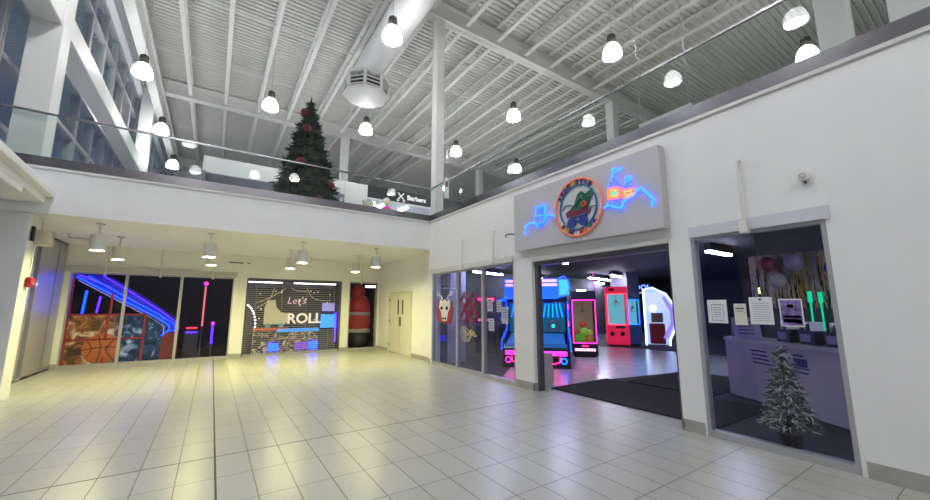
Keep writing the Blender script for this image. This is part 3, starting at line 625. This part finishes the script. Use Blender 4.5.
tc = nt.nodes.new('ShaderNodeTexCoord'); nz = nt.nodes.new('ShaderNodeTexNoise'); nz.inputs['Scale'].default_value = 3.2; nz.inputs['Distortion'].default_value = 1.6; nt.links.new(tc.outputs['Object'], nz.inputs[0])
rp = nt.nodes.new('ShaderNodeValToRGB'); rp.color_ramp.interpolation = 'CONSTANT'; rp.color_ramp.elements[0].color = (.02,.015,.02,1); rp.color_ramp.elements[1].position = .47; rp.color_ramp.elements[1].color = (.5,.42,.25,1); q = rp.color_ramp.elements.new(.53); q.color = (.05,.05,.1,1); q = rp.color_ramp.elements.new(.6); q.color = (.35,.12,.12,1); q = rp.color_ramp.elements.new(.64); q.color = (.03,.03,.03,1)
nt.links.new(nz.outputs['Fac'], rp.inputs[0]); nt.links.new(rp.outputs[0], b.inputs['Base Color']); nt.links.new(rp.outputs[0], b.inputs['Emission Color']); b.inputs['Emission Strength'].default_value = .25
G().box(.0, 2.15, .05, .25, .0, .72).build('table_front', gf, o)
for x, wd, m in ((.5,.3,NBLUE),(1.83,.3,NBLUE),(1.35,.45,pm('dim_violet', (.1,.03,.3), .5, emit=(.35,.1,1), es=.5))): G().box(x, x+wd, -.03, .05, .08, .34).build('lit_panel', m, o)
o = thing('game_screen', 'bright blue screen cabinet right of the ROLL letters', 'arcade game', (3.45, 14.9, 0))
G().box(0, .55, 0, .4, .0, .72).build('body', DARK2, o); G().box(.0, .5, 0, .06, .84, 1.32).build('screen', em('screen_blue', (.02,.35,1), 1.1), o); G().box(.08, .5, .1, .3, 1.45, 1.75).build('topper', pm('pale_violet', (.3,.3,.5), .5, emit=(.4,.4,1), es=.5), o)
G().box(.52, .56, -.01, .05, .3, 1.4).build('neon_edge', NVIO, o)
o = thing('light_arch', 'curved string of white bulbs at the left end of the grille shop', 'light', (.85, 15.3, 0))
pts = [(.05+.42*math.sin(a), .95+.95*math.cos(a)*.8) for a in [i*.16+.35 for i in range(11)]]
G().tube([(x, .02, z) for x, z in pts], .012, 5).build('wire', BLACK, o)
for x, z in pts: G().ball((x, 0, z), .03, 8, 6).build('bulb', em('bulb_white', (.9,.9,1), 4), o)
for x, y, L, lab in ((1.5, 15.0, 1.1, 'left fluorescent strip at the top of the grille shop'), (3.2, 15.0, 1.5, 'right fluorescent strip at the top of the grille shop')):
    o = thing('strip_light', lab, 'light', (x, y, 2.45)); G().box(-L/2, L/2, -.04, .04, 0, .05).build('tube', em('strip_white', (.9,.88,1), 4), o); G().box(-L/2, L/2, -.05, .05, .05, .08).build('housing', ALUD, o); G().cyl((0,0,.08), (0,0,.5), .01, n=5).build('hanger', ALUD, o)
# roller grille
o = thing('roller_grille', 'closed metal roller grille across the shop with the ROLL wall', 'grille', (.9, YK+.08, 0))
g = G()
for k in range(34):
    z = .09+k*.07; g.box(.05, 3.07, -.006, .006, z-.005, z+.005)
for k in range(4): g.box(.3+k*.8, .306+k*.8, -.003, .003, .06, 2.46)
g.build('curtain', pm('pale_slat', (.5,.5,.5), .4, .3), o); G().box(.05, 3.07, -.02, .02, .0, .06).build('bottom_bar', ALU, o)
for x in (0, 3.07): G().box(x, x+.05, -.04, .04, 0, 2.55).build('guide_rail', ALUD, o)
G().box(.05, 3.07, -.06, .1, 2.46, 2.56).build('head_box', ALUD, o)
# red inflatable figure
o = thing('inflatable_figure', 'tall red inflatable figure with a white belt band behind the narrow back window', 'inflatable', (5.0, 15.25, 0))
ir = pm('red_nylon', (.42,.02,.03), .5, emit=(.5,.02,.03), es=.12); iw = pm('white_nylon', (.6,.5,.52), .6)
G().lathe([(.3,.62),(.44,.8),(.47,1.1),(.42,1.3)], n=24).build('lower_coat', ir, o, True); G().lathe([(.43,1.26),(.46,1.32),(.43,1.4)], n=24).build('belt_band', iw, o, True)
G().lathe([(.42,1.38),(.44,1.6),(.34,1.95),(.2,2.05)], n=24).build('upper_coat', ir, o, True); G().ball((-.05,0,2.2), .26, 18, 10, 1.1).build('head', ir, o, True)
G().lathe([(.46,.58),(.48,.66),(.46,.74)], n=24).build('hem_band', iw, o, True); G().lathe([(.36,.05),(.42,.2),(.4,.6)], n=20).build('boots', BLACK, o, True)
o = thing('dark_tree', 'narrow dark tree beside the red inflatable figure', 'tree', (5.62, 15.8, 1.2)); G().lathe([(.18,0),(.14,.4),(.02,1.0)], n=12).build('foliage', GREEN, o); G().cyl((0,0,-1.2), (0,0,.05), .03, n=8).build('trunk', DARK2, o)
o = thing('strip_light', 'short bright strip light at the top right of the narrow back window', 'light', (5.7, 16.0, 2.45)); G().box(-.2, .2, -.04, .04, 0, .06).build('tube', TUBE, o); G().box(-.2, .2, -.05, .05, .06, .09).build('housing', ALUD, o)

# ================================================================== ARCADE BEHIND THE RIGHT WALL
struct(G().box(XW+.42, 26, -9, YK+.3, -.12, 0).build('floor_arcade', CARPET))
struct(G().prism([(XW+.42,5.5),(XW+.42,7.0),(8,9.0),(13.2,10.3),(13.9,8.6),(14.5,1.0),(10.0,1.0),(10.0,5.0),(7.6,5.45)], .0, .004).build('trim_10', pm('polished_arcade_tile', (.52,.55,.6), .22, var=.1, scale=3)))
struct(G().box(25.5, 25.9, -9, YK+.3, 0, 3.25).build('wall_arcade_far', DARK)); struct(G().box(X2, 25.5, YK+.2, YK+.3, 0, 3.25).build('wall_arcade_back', DARK2))
struct(G().box(X2, 25.5, -9, -8.7, 0, 3.25).build('wall_arcade_front', DARK))
struct(G().box(16.4, 17.4, 10.6, 11.5, 0, 3.25).build('column', pm('mauve_column', (.22,.2,.26), .6)))
tag(G().box(XW+.44, 7.5, 2.5, 5.5, 0, .02).build('entrance_mat', MATM, bevel=.005), 'large black entrance mat just inside the arcade opening', 'mat')
tag(G().box(7.6, 10.0, 3.4, 5.05, 0, .02).build('entrance_mat', MATM, bevel=.005), 'second black mat further inside the arcade, behind the first', 'mat')
for x, y, L, rz, lab in ((19.2,14.2,1.4,.3,'leftmost ceiling strip light in the dark arcade, behind the claw machine'), (17.0,12.3,3.2,.2,'middle long ceiling strip light in the dark arcade'), (15.6,10.6,1.3,.3,'short ceiling strip light left of the mauve column'), (11.2,4.47,1.3,0,'strip light at the top left of the window with the silver tree'),
                         (9.7,12.7,1.9,.25,'front strip light behind the second and third glass panes'), (13.2,13.6,2.4,.2,'rear strip light behind the third glass pane'), (9.0,8.2,1.2,.2,'strip light above the racing style ball games'), (7.0,8.9,1.2,.2,'added strip light over the pale partition behind the right panes'),(6.8,-.6,1.4,0,'added strip light hidden over the party counter')):  # last two strips are added to light the partition and the desk
    o = thing('strip_light', lab, 'light', (x, y, 3.0), rz, 'ceiling strip lights in the arcade'); G().box(-L/2, L/2, -.06, .06, 0, .05).build('tube', em('arcade_strip', (.72,.76,1), 70), o); G().box(-L/2, L/2, -.08, .08, .05, .245).build('housing', DARK2, o)
# alley ball games
RZ = math.radians(-47)
def alley(label, loc):
    o = thing('ball_game', label, 'arcade game', loc, RZ, 'pair of alley ball games')
    bd = pm('game_black', (.015,.015,.03), .35); bl = pm('ramp_blue', (.04,.15,.4), .3, emit=(.03,.2,.6), es=.35)
    G().prism([(0,0),(0,.5),(.12,.58),(1.25,.78),(1.25,1.5),(2.1,1.5),(2.1,0)], -.38, .38, 'x').build('body', bd, o)
    G().prism([(.1,.60),(1.2,.80),(1.2,.83),(.1,.63)], -.3, .3, 'x').build('ramp', bl, o)
    G().prism([(-.01,.44),(.1,.62),(.1,.5)], -.34, .34, 'x').build('front_lip', bl, o)
    for s in (-1, 1):
        G().prism([(0,.45),(.1,.68),(1.25,.95),(1.25,1.75),(2.1,1.75),(2.1,.0),(0,.0)], s*.38, s*.42, 'x').build('side_panel', pm('game_blue_black', (.02,.03,.10), .3), o)
        g = G().tube([(s*.43,.0,.46),(s*.43,.1,.70),(s*.43,1.25,.97),(s*.43,1.25,1.75)], .014, 5); g.build('neon_edge', NBLUE, o)
        for z, m in ((1.05, NPINK), (1.3, NBLUE), (1.55, NPINK)): G().tube([(s*.44,1.35,z),(s*.44,1.6,z+.12),(s*.44,1.85,z)], .025, 5).build('neon_arrow', m, o)
    for s in (-1, 1): G().tube([(s*.25+.07*math.cos(a), -.015, .2+.07*math.sin(a)) for a in [k*PI/8 for k in range(16)]], .013, 5, True).build('neon_ring', NCYAN if s > 0 else NMAG, o)
    G().tube([(-.16,-.015,.3),(-.14,-.015,.17),(0,-.015,.12),(.14,-.015,.17),(.16,-.015,.3)], .018, 5).build('neon_smile', NPINK, o)
    G().box(-.33, .33, -.012, .0, .33, .44).build('lit_strip', NMAG, o)
    G().box(-.34, .34, 1.22, 1.24, .86, 1.72).build('target_board', pm('target_dark', (.01,.05,.09), .3, emit=(0,.3,.5), es=.25), o)
    G().prism([(-.22,.9),(.22,.9),(.16,1.2),(-.16,1.2)], 1.1, 1.23, 'y').build('ball_gate', pm('gate_grey', (.25,.26,.25), .5), o); G().cyl((0,1.09,1.05), (0,1.11,1.05), .05, n=12).build('gate_light', NTEAL, o)
    for k in range(5): G().tube([(-.28+.14*k,1.21,1.3),(-.2+.10*k,1.21,1.7)], .016, 5).build('target_light', NCYAN, o)
    G().box(-.42, .42, 1.2, 2.1, 1.75, 1.9).build('marquee_base', bd, o)
    G().box(-.46, .2, 1.05, 1.15, 1.88, 2.45).build('marquee_screen', em('marquee_blue', (.02,.14,.8), 1.2), o)
    G().box(.2, .48, 1.02, 1.15, 1.95, 2.4).build('marquee_fish', em('marquee_cyan', (.05,.4,1), 1.6), o)
    for z in (2.22, 2.34): G().box(-.42, .15, 1.02, 1.06, z, z+.07).build('marquee_text_band', em('marquee_rose', (1,.4,.5), 1.8), o)
    G().tube([(.2,1.0,2.42),(.34,1.0,2.5),(.46,1.0,2.38),(.5,1.0,2.15),(.4,1.0,1.95),(.1,1.0,1.86),(-.46,1.0,1.86)], .018, 6).build('neon_outline', NBLUE, o)
    return o
a0 = alley('blue lit alley ball game just inside the arcade entrance, left of the claw machine', (7.58, 7.12, 0))
dup(a0, (6.93, 7.82, 0), label='alley ball game behind the third glass pane, left of the entrance pier')
# claw machines
def claw(label, loc, wd, dp, h, body, neonm, glow, spire=False, rz=RZ):
    o = thing('claw_machine', label, 'arcade game', loc, rz)
    w2 = wd/2
    G().box(-w2, w2, 0, dp, .06, .42 if spire else .85).build('base_cabinet', body, o, bevel=.01); G().box(-w2, w2, 0, dp, h-.28, h).build('top_cabinet', body, o, bevel=.01)
    zb = .42 if spire else .85; G().box(-w2+.04, w2-.04, .04, dp-.04, 0, .06).build('plinth', BLACK, o)
    for x in (-w2, w2-.05):
        for y in (0, dp-.05): G().box(x, x+.05, y, y+.05, zb, h-.28).build('corner_post', body, o)
    G().box(-w2+.05, w2-.05, dp-.04, dp-.02, zb, h-.28).build('back_panel', glow, o)
    G().box(-w2+.05, w2-.05, .02, .03, zb, h-.28).build('front_glass', GLASS, o); G().box(w2-.03, w2-.02, .05, dp-.05, zb, h-.28).build('side_glass', GLASS, o); G().box(-w2+.02, -w2+.03, .05, dp-.05, zb, h-.28).build('side_glass', GLASS, o)
    for P in ([(-w2+.03,-.012,zb+.03),(-w2+.03,-.012,h-.3)], [(w2-.03,-.012,zb+.03),(w2-.03,-.012,h-.3)], [(-w2+.03,-.012,h-.3),(w2-.03,-.012,h-.3)], [(-w2+.03,-.012,zb+.03),(w2-.03,-.012,zb+.03)]): G().cyl(P[0], P[1], .012, n=6).build('neon_edge', neonm, o)
    G().cyl((0,dp/2,h-.28), (0,dp/2,h-.6), .012, n=6).build('claw_cable', ALU, o); g = G(); g.ball((0,dp/2,h-.62), .06, 10, 6)
    for k in range(3):
        a = k*2*PI/3; g.tube([(.04*math.cos(a),dp/2+.04*math.sin(a),h-.64),(.11*math.cos(a),dp/2+.11*math.sin(a),h-.72),(.05*math.cos(a),dp/2+.05*math.sin(a),h-.82)], .012, 5)
    g.build('claw', ALU, o); return o
blk = pm('game_black', (.015,.015,.03), .35)
cl = claw('black claw machine outlined in magenta light with plush balls inside', (10.1, 8.13, 0), .78, .78, 2.12, blk, NMAG, pm('claw_glow', (.2,.15,.12), .5, emit=(.8,.5,.25), es=.12), True)
for k in range(9): G().box(-.32+k*.072, -.27+k*.072, -.015, .0, .2, .28).build('front_letter_light', em('rose_white_light', (1,.55,.75), 2.2), cl)
G().box(-.1, .1, -.015, 0, .34, .38).build('front_button', NPINK, cl); G().box(.33, .37, .0, .04, 2.12, 2.72).build('spire', pm('spire_magenta', (.3,.03,.2), .4, emit=(.8,.05,.5), es=.6), cl)
G().box(-.2, .1, .0, .04, 2.12, 2.16).build('top_light', NWHITE, cl)
# prizes in the claw machine
cR = Matrix.Rotation(RZ, 3, 'Z')
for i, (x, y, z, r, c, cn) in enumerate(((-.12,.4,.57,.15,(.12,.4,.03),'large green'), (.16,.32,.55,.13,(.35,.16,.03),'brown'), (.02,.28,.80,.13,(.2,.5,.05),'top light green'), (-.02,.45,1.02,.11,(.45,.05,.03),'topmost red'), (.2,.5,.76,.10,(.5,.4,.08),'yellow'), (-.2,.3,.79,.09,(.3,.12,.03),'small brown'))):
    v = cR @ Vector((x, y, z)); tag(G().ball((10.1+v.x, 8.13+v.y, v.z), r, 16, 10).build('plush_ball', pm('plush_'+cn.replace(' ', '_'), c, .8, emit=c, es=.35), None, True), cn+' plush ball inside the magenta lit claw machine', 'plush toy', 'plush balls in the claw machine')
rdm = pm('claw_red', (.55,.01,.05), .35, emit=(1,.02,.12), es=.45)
c2 = claw('bright red claw machine in front of the mauve arcade column', (14.1, 9.62, 0), .85, .9, 2.45, rdm, NRED, pm('cyan_glow', (.1,.3,.35), .5, emit=(.2,.7,.9), es=.5), False, math.radians(-50))
for x in (-.25, .15): G().cyl((x,-.02,.5), (x,0,.5), .09, n=16).build('coin_disc', BLACK, c2)
G().box(-.1, .25, -.015, 0, .72, .82).build('control_panel', BLACK, c2); G().ball((-.2,-.005,2.32), .12, 14, 8, .5).build('badge', BLACK, c2)
c3 = claw('dark blue lit claw machine right behind the red one', (14.85, 9.35, 0), .45, .6, 2.2, pm('claw_navy', (.02,.04,.12), .35, emit=(.03,.1,.4), es=.15), NCYAN, pm('cyan_glow', (.1,.3,.35), .5, emit=(.2,.7,.9), es=.5), False, math.radians(-50))
o = thing('racing_cabinet', 'white neon edged sit-in cabinet right of the red claw machine', 'arcade game', (15.85, 8.72, 0), math.radians(-58))
hexp = [(-.1,.0),(-.1,2.35),(.25,2.42),(.75,2.15),(1.1,1.55),(1.1,.9),(.8,.25),(.78,0)]
G().prism([(x-.55, z) for x, z in hexp], .5, .56, 'y').build('rear_panel', pm('pale_cabinet', (.4,.45,.6), .4, emit=(.45,.65,1), es=.7), o)
def hexring(y, m, r): return G().tube([(x-.55, y, z) for x, z in hexp[0:]], r, 6).build('neon_edge', m, o)
hexring(0, em('ice_white', (.6,.8,1), 2.6), .04); hexring(.3, NVIO, .02)
g = G().prism([(x-.55, z) for x, z in [(.55,.3),(.72,.3),(1.0,.95),(1.0,1.5),(.7,2.05),(.6,2.0),(.86,1.45),(.86,.95)]], .02, .1, 'y'); g.build('side_wing', pm('violet_wing', (.15,.1,.4), .4, emit=(.4,.3,1), es=.7), o)
G().box(-.6, .15, .44, .5, 1.5, 2.2).build('screen', em('pale_screen', (.55,.65,1), .9), o); G().cyl((-.3,.40,1.55), (-.3,.44,1.55), .12, n=18).build('lit_disc', NWHITE, o)
G().box(-.5, .1, .1, .5, .05, .9).build('seat', pm('dark_red_seat', (.12,.01,.02), .5, emit=(.3,.01,.03), es=.1), o, bevel=.05)
G().box(-.4, .05, .2, .5, .95, 1.35).build('dashboard', pm('tan_dash', (.2,.14,.12), .5), o, bevel=.03)
o = thing('lit_wall_sign', 'small blue lit wall sign reading POOL above the cabinet', 'sign', (18.5, 11.2, 2.3), math.radians(-58))
put_text(G(), 'POOL', .36, .04, lambda x, y, z: (x, -z, .3+y), .008).build('lettering', em('sign_blue', (.15,.3,1), 2.2), o); G().box(-.5, .5, .03, .08, 0, .55).build('backing', BLACK, o); G().box(-.4, .3, -.02, .03, .0, .05).build('underline', em('pale_letters', (.9,.9,.9), .7), o)

# behind the three panes
tag(G().box(XW+.5, 6.35, 9.45, 9.6, 0, 2.9).build('partition', pm('pale_partition', (.45,.46,.62), .6), bevel=.005), 'white partition behind the first right pane, tinted as if lit blue', 'partition')  # white panel; the bluish light on it is put into the colour
def W(g, P, z0, z1, x): return g.prism(P, x+z0, x+z1, 'x')
GX = XW+.045
o = thing('reindeer_decal', 'red and white reindeer face decal on the first right pane', 'decal', (GX, 9.0, 1.55))
G().prism([(.42,.3),(.45,-.1),(.36,-.36),(-.36,-.4),(-.45,-.1),(-.4,.25),(-.2,.05),(.2,.05)], -.004, 0, 'x').build('red_scarf', pm('decal_red', (.28,.02,.03), .5), o)
G().prism([(.25,.28),(.3,.05),(.18,-.1),(.12,-.33),(-.12,-.33),(-.18,-.1),(-.3,.05),(-.25,.28),(-.12,.2),(0,.26),(.12,.2)], -.008, -.004, 'x').build('face', pm('decal_white', (.7,.68,.7), .5), o)
for s in (-1, 1):
    G().ball((-.01, s*.14, .02), .05, 10, 6).build('eye', BLACK, o); G().tube([(-.006,s*.12,.25),(-.006,s*.2,.36),(-.006,s*.38,.38),(-.006,s*.4,.46)], .022, 5).tube([(-.006,s*.3,.38),(-.006,s*.3,.48)], .018, 5).build('antler', pm('decal_white', (.7,.68,.7), .5), o)
    G().ball((-.01, s*.06, -.26), .035, 8, 6).build('nostril', BLACK, o)
o = thing('red_decal', 'dark red diamond pattern decal on the middle right pane', 'decal', (GX, 7.82, 1.55))
for k, (y, z) in enumerate([(-.2,.2),(.2,.2),(-.2,-.18),(.2,-.18),(0,.02)]):
    g = G()
    for r in (.19, .12): g.tube([(-.005,y+r*c[0],z+r*c[1]*1.2) for c in ((1,0),(0,1),(-1,0),(0,-1))], .018, 5, True)
    g.build('diamond', pm('decal_dull_red', (.30,.015,.04), .5), o)
o = thing('gold_decal', 'gold looping script decal low on the middle right pane', 'decal', (GX, 7.85, .90))
for k in range(3): G().tube([(-.005, (.34-.1*k)*math.cos(a)*(1+.15*math.sin(3*a)), .03+.1*(1-.15*k)*math.sin(a)+.1*math.sin(2*a+k)) for a in [i*PI/12 for i in range(24)]], .012, 5, True).build('loop', pm('decal_gold', (.5,.42,.22), .5), o)
for y, z, wd, h, lab in ((6.95,1.65,.2,.3,'upper left paper notice taped to the third right pane'), (6.62,1.62,.16,.26,'upper middle paper notice taped to the third right pane'), (6.9,1.2,.2,.28,'lower left paper notice taped to the third right pane'), (6.42,1.42,.22,.36,'right hand paper notice taped to the third right pane')):
    o = thing('paper_notice', lab, 'notice', (GX, y, z), 0, 'paper notices on the third right pane'); G().box(-.004, 0, -wd/2, wd/2, -h/2, h/2).build('sheet', pm('notice_paper', (.5,.52,.62), .7), o)
    for k in range(4): G().box(-.006, -.004, -wd*.36, wd*.36, h*.3-k*.055, h*.3-k*.055+.014).build('print_line', INK, o)
for k, (x, y, c) in enumerate(((9.5,11.3,NBLUE),(11.2,10.9,NVIO),(8.0,10.7,NPINK),(10.3,12.4,NCYAN))):
    lab = ['dim arcade cabinet with blue screen behind the second right pane','dim arcade cabinet with violet screen behind the third right pane','dim arcade cabinet with pink marquee behind the middle right pane','far arcade cabinet with cyan screen behind the right panes'][k]
    o = thing('arcade_cabinet', lab, 'arcade game', (x, y, 0), RZ, 'dim cabinets behind the right panes')
    G().prism([(0,0),(0,.95),(.2,1.05),(.1,1.3),(.35,1.8),(.2,1.95),(.75,1.95),(.75,0)], -.36, .36, 'x').build('body', DARK2, o); G().prism([(.11,1.1),(.3,1.68),(.32,1.68),(.13,1.1)], -.28, .28, 'x').build('screen', pm('screen_%d' % k, (.1,.1,.2), .3, emit=[(.1,.2,.9),(.3,.1,.8),(.7,.2,.4),(.1,.5,.8)][k], es=.9), o)
    G().box(-.3, .3, .19, .21, 1.82, 1.92).build('marquee', c, o)
# wet floor style sandwich board near the entrance pier
o = thing('sandwich_board', 'small pale sandwich board on the floor beside the entrance pier', 'sign', (6.05, 5.95, 0), math.radians(-50))
for s in (-1, 1): G().prism([(s*.18,0),(s*.2,0),(s*.03,.62),(s*.01,.62)], -.16, .16, 'x').build('board', pm('board_pale', (.45,.4,.42), .5), o)

# ================================================================== PARTY COUNTER BEHIND THE RIGHT WINDOW
DK = pm('desk_white', (.50,.47,.60), .4)
o = thing('reception_desk', 'long white curved counter behind the right hand window', 'desk', (0, 0, 0))
front = [(8.3,3.3),(8.02,3.25),(7.86,3.0),(7.72,2.72),(6.85,1.4),(6.1,.2),(5.9,-.2)]
back = [(6.5,-.4),(6.7,.05),(7.45,1.2),(8.2,2.4),(8.45,2.9),(8.5,3.2)]
G().prism(front+back, .05, 1.0, 'z').build('body', DK, o); G().prism([(x-.03, y+.01) for x, y in front]+back, 1.0, 1.05, 'z').build('desk_top', pm('desk_top', (.6,.58,.66), .35), o); G().prism([(x+.03, y) for x, y in front]+back, 0, .05, 'z').build('plinth', DARK2, o)
d = Vector((6.85-7.72, 1.4-2.72, 0)).normalized(); nrm = Vector((d.y, -d.x, 0)); nrm = nrm if nrm.x < 0 else -nrm
def desk_mark(s0, s1, z0, z1):
    p = Vector((7.72, 2.72, 0)); g = G(); a = p+d*s0; b = p+d*s1; q = nrm*.006
    g.add([a+Vector((0,0,z0)), b+Vector((0,0,z0)), b+Vector((0,0,z1)), a+Vector((0,0,z1)), a+q+Vector((0,0,z0)), b+q+Vector((0,0,z0)), b+q+Vector((0,0,z1)), a+q+Vector((0,0,z1))], [(3,2,1,0),(4,5,6,7),(0,1,5,4),(1,2,6,5),(2,3,7,6),(3,0,4,7)])
    return g
inkb = pm('desk_print_blue', (.04,.03,.22), .5)
for k in range(4): desk_mark(-.05+.01*k, .28+.02*k, .86-k*.065, .885-k*.065).build('print_line', inkb, o)
for k in range(5): desk_mark(.55+.03*k, [.95,.72,.74,1.02,1.0][k], .88-k*.06, .9-k*.06).build('print_line', inkb, o)
desk_mark(.78, 1.0, .73, .85).build('printed_logo', inkb, o)
t = thing('small_tree', 'small frosted christmas tree in a dark pot inside the right window', 'tree', (5.66, 1.72, 0))
G().lathe([(.09,0),(.12,.16),(.10,.16)], n=16).build('pot', BLACK, t); G().cyl((0,0,.1), (0,0,1.05), .018, .008, 8).build('trunk', pm('bark', (.05,.03,.02), .8), t)
needle_tree(t, 1.18, .27, 900, .085, .011, pm('grey_green_needle', (.13,.15,.11), .7, var=.4, scale=12), z0=.22, tipmat=pm('frost', (.62,.62,.55), .7), seed=9, frost=.33)
def sheet(name, label, y0, y1, z0, z1, marks, mat=PAPER):
    o = thing(name, label, 'notice', (GX, (y0+y1)/2, z0), 0, 'notices taped to the right hand window'); wd = y1-y0; h = z1-z0
    G().box(-.004, 0, -wd/2, wd/2, 0, h).build('sheet', mat, o)
    for a, b, c, e, m in marks: G().box(-.006, -.004, wd/2-b*wd, wd/2-a*wd, h-e*h, h-c*h).build('print_mark', m, o)
L_ = [(.12,.88,.33+.09*k,.35+.09*k,INK) for k in range(6)]
BP = pm('pale_ink', (.25,.25,.32), .6)
sheet('paper_notice', 'leftmost white notice with a thin printed border on the right window', 2.11,2.33,1.40,1.69, [(.2,.8,.2,.22,INK),(.2,.22,.2,.9,BP),(.8,.82,.2,.9,BP),(.2,.8,.88,.9,BP)]+[(.3,.7,.32+.1*k,.345+.1*k,BP) for k in range(5)])
sheet('paper_notice', 'small cream notice, second from left on the right window', 1.905,2.035,1.385,1.64, [(.15,.85,.2,.25,INK),(.25,.75,.33,.37,BP)], pm('cream_paper', (.68,.66,.6), .7))
sheet('paper_notice', 'large white letter, third from left on the right window', 1.645,1.87,1.40,1.715, [(.44,.56,.06,.12,INK)]+[(.12,.88,.22+.08*k,.235+.08*k,BP) for k in range(9)])
cp = pm('flyer_print', (.18,.12,.35), .5, var=.9, scale=14)
sheet('colour_flyer', 'colourful purple flyer, rightmost on the right window', 1.38,1.585,1.385,1.69, [(.06,.94,.05,.95,cp),(.35,.62,.2,.32,OR),(.12,.9,.6,.68,pm('flyer_magenta', (.4,.05,.35), .5)),(.12,.7,.72,.86,pm('flyer_violet', (.25,.06,.5), .5)),(.7,.9,.74,.9,BP)])
FO = pm('gold_foil', (.75,.58,.2), .28, .9); SI = pm('silver_foil', (.6,.58,.65), .28, .9)
for nm, mt, lab, sd, n in (('gold_foil_curtain', FO, 'shiny gold foil fringe curtain on the wall behind the counter', 1, 420), ('silver_foil_curtain', SI, 'silver foil fringe strands hanging among the gold foil curtain', 2, 110)):
    rnd = random.Random(sd); g = G()
    for k in range(n):
        y = rnd.uniform(1.15, 3.1); x = (9.16 if sd == 1 else 9.09)+rnd.uniform(-.01,.01); z1 = 2.62; z0 = rnd.uniform(1.55, 2.1) if rnd.random() < .7 else rnd.uniform(2.2,2.4)
        g.tube([(x+rnd.uniform(-.02,.02), y+rnd.uniform(-.02,.02), z1+(z0-z1)*i/6) for i in range(7)], .008, 3)
    o = g.build(nm, mt); tag(o, lab, 'curtain'); o['kind'] = 'stuff'
struct(G().box(9.2, 9.3, -3, 3.0, 0, 3.2).build('wall_party', DARK2))
for y, z, r, c, lab in ((2.75,2.42,.13,(.2,.01,.05),'dark red balloon at the top left of the foil curtain'), (2.35,2.42,.15,(.3,.26,.38),'grey lilac balloon at the top of the foil curtain'), (1.83,2.28,.12,(.08,.07,.5),'blue violet balloon at the right edge of the foil curtain'), (1.72,2.0,.11,(.7,.05,.15),'pink balloon at the right edge of the foil curtain'), (2.62,2.1,.13,(.5,.5,.45),'pale balloon in the middle of the foil curtain')):
    o = thing('balloon', lab, 'balloon', (9.06-r, y, z), 0, 'balloons on the foil curtain'); G().ball((0,0,0), r, 16, 10, 1.15).build('balloon_skin', pm('balloon_'+lab.split()[0]+lab.split()[1], c, .25), o, True); G().cyl((0,0,-r*1.2), (0,0,-r*1.1), .015, .005, 6).build('knot', pm('balloon_'+lab.split()[0]+lab.split()[1], c, .25), o)
o = thing('counter', 'dark back counter with drawers fronts below the foil curtain', 'counter', (8.95, 1.6, 0)); G().box(-.15, .2, -1.6, 1.3, 0, .9).build('body', BLACK, o)
G().box(-.17, .2, -1.6, 1.3, .9, .94).build('counter_top', DARK2, o)
for x, y, c, lab in ((7.75,2.2,(.10,.07,.25),'left dark storage bin with pale label on the counter'), (7.5,1.85,(.06,.05,.14),'middle dark storage bin with pale label on the counter'), (7.25,1.5,(.10,.07,.25),'right dark storage bin with pale label on the counter')):
    o = thing('storage_bin', lab, 'bin', (x, y, 1.05), math.atan2(d.y, d.x), 'storage bins on the counter'); G().prism([(-.12,0),(.12,0),(.14,.2),(-.14,.2)], -.12, .12, 'y').build('bin_body', pm('bin_dark', (.04,.035,.08), .4), o); G().box(-.09, .07, .12 if False else -.13, -.12, .04, .15).build('bin_label', pm('bin_label_violet', (.3,.26,.5), .6), o)
    for k in range(4): G().box(-.1+.05*k, -.085+.05*k, -.1, .1, .1, .3+.03*(k%2)).build('folder', PAPER if k%2 else ALUD, o)
for y, h, lab in ((2.18,.28,'left glowing green cup on the back counter'), (2.04,.26,'right glowing green cup on the back counter')):
    tag(G().cyl((8.9,y,1.68), (8.9,y,1.68+h*.7), .032, n=14).cyl((8.9,y,.94), (8.9,y,1.68), .015, n=8).build('glow_cup', em('cup_green', (0,.7,.35), 1.0)), lab, 'light')
o = thing('menu_stand', 'pale violet tent sign standing on the left end of the counter', 'sign', (8.15, 2.95, 1.05), math.radians(-60))
G().prism([(-.16,0),(-.14,0),(.0,.36),(-.02,.36)], -.2, .2, 'x').build('front_card', pm('violet_card', (.38,.33,.6), .6), o); G().prism([(.14,0),(.16,0),(.02,.36),(.0,.36)], -.2, .2, 'x').build('rear_card', pm('violet_card', (.38,.33,.6), .6), o)
for k in range(4): G().box(-.13, .1, -.15+.025*k, -.145+.025*k, .07+.065*k, .085+.065*k).build('print_line', INK, o)
o = thing('exit_lamp', 'tiny yellow green lamp glowing in the dark left part of the right window', 'light', (12.6, 4.1, 2.05)); G().ball((0,0,0), .09, 10, 6).build('bulb', em('lime_light', (.6,1,.25), 4), o); G().cyl((0,0,0), (0,0,1.2), .01, n=5).build('cable', BLACK, o)
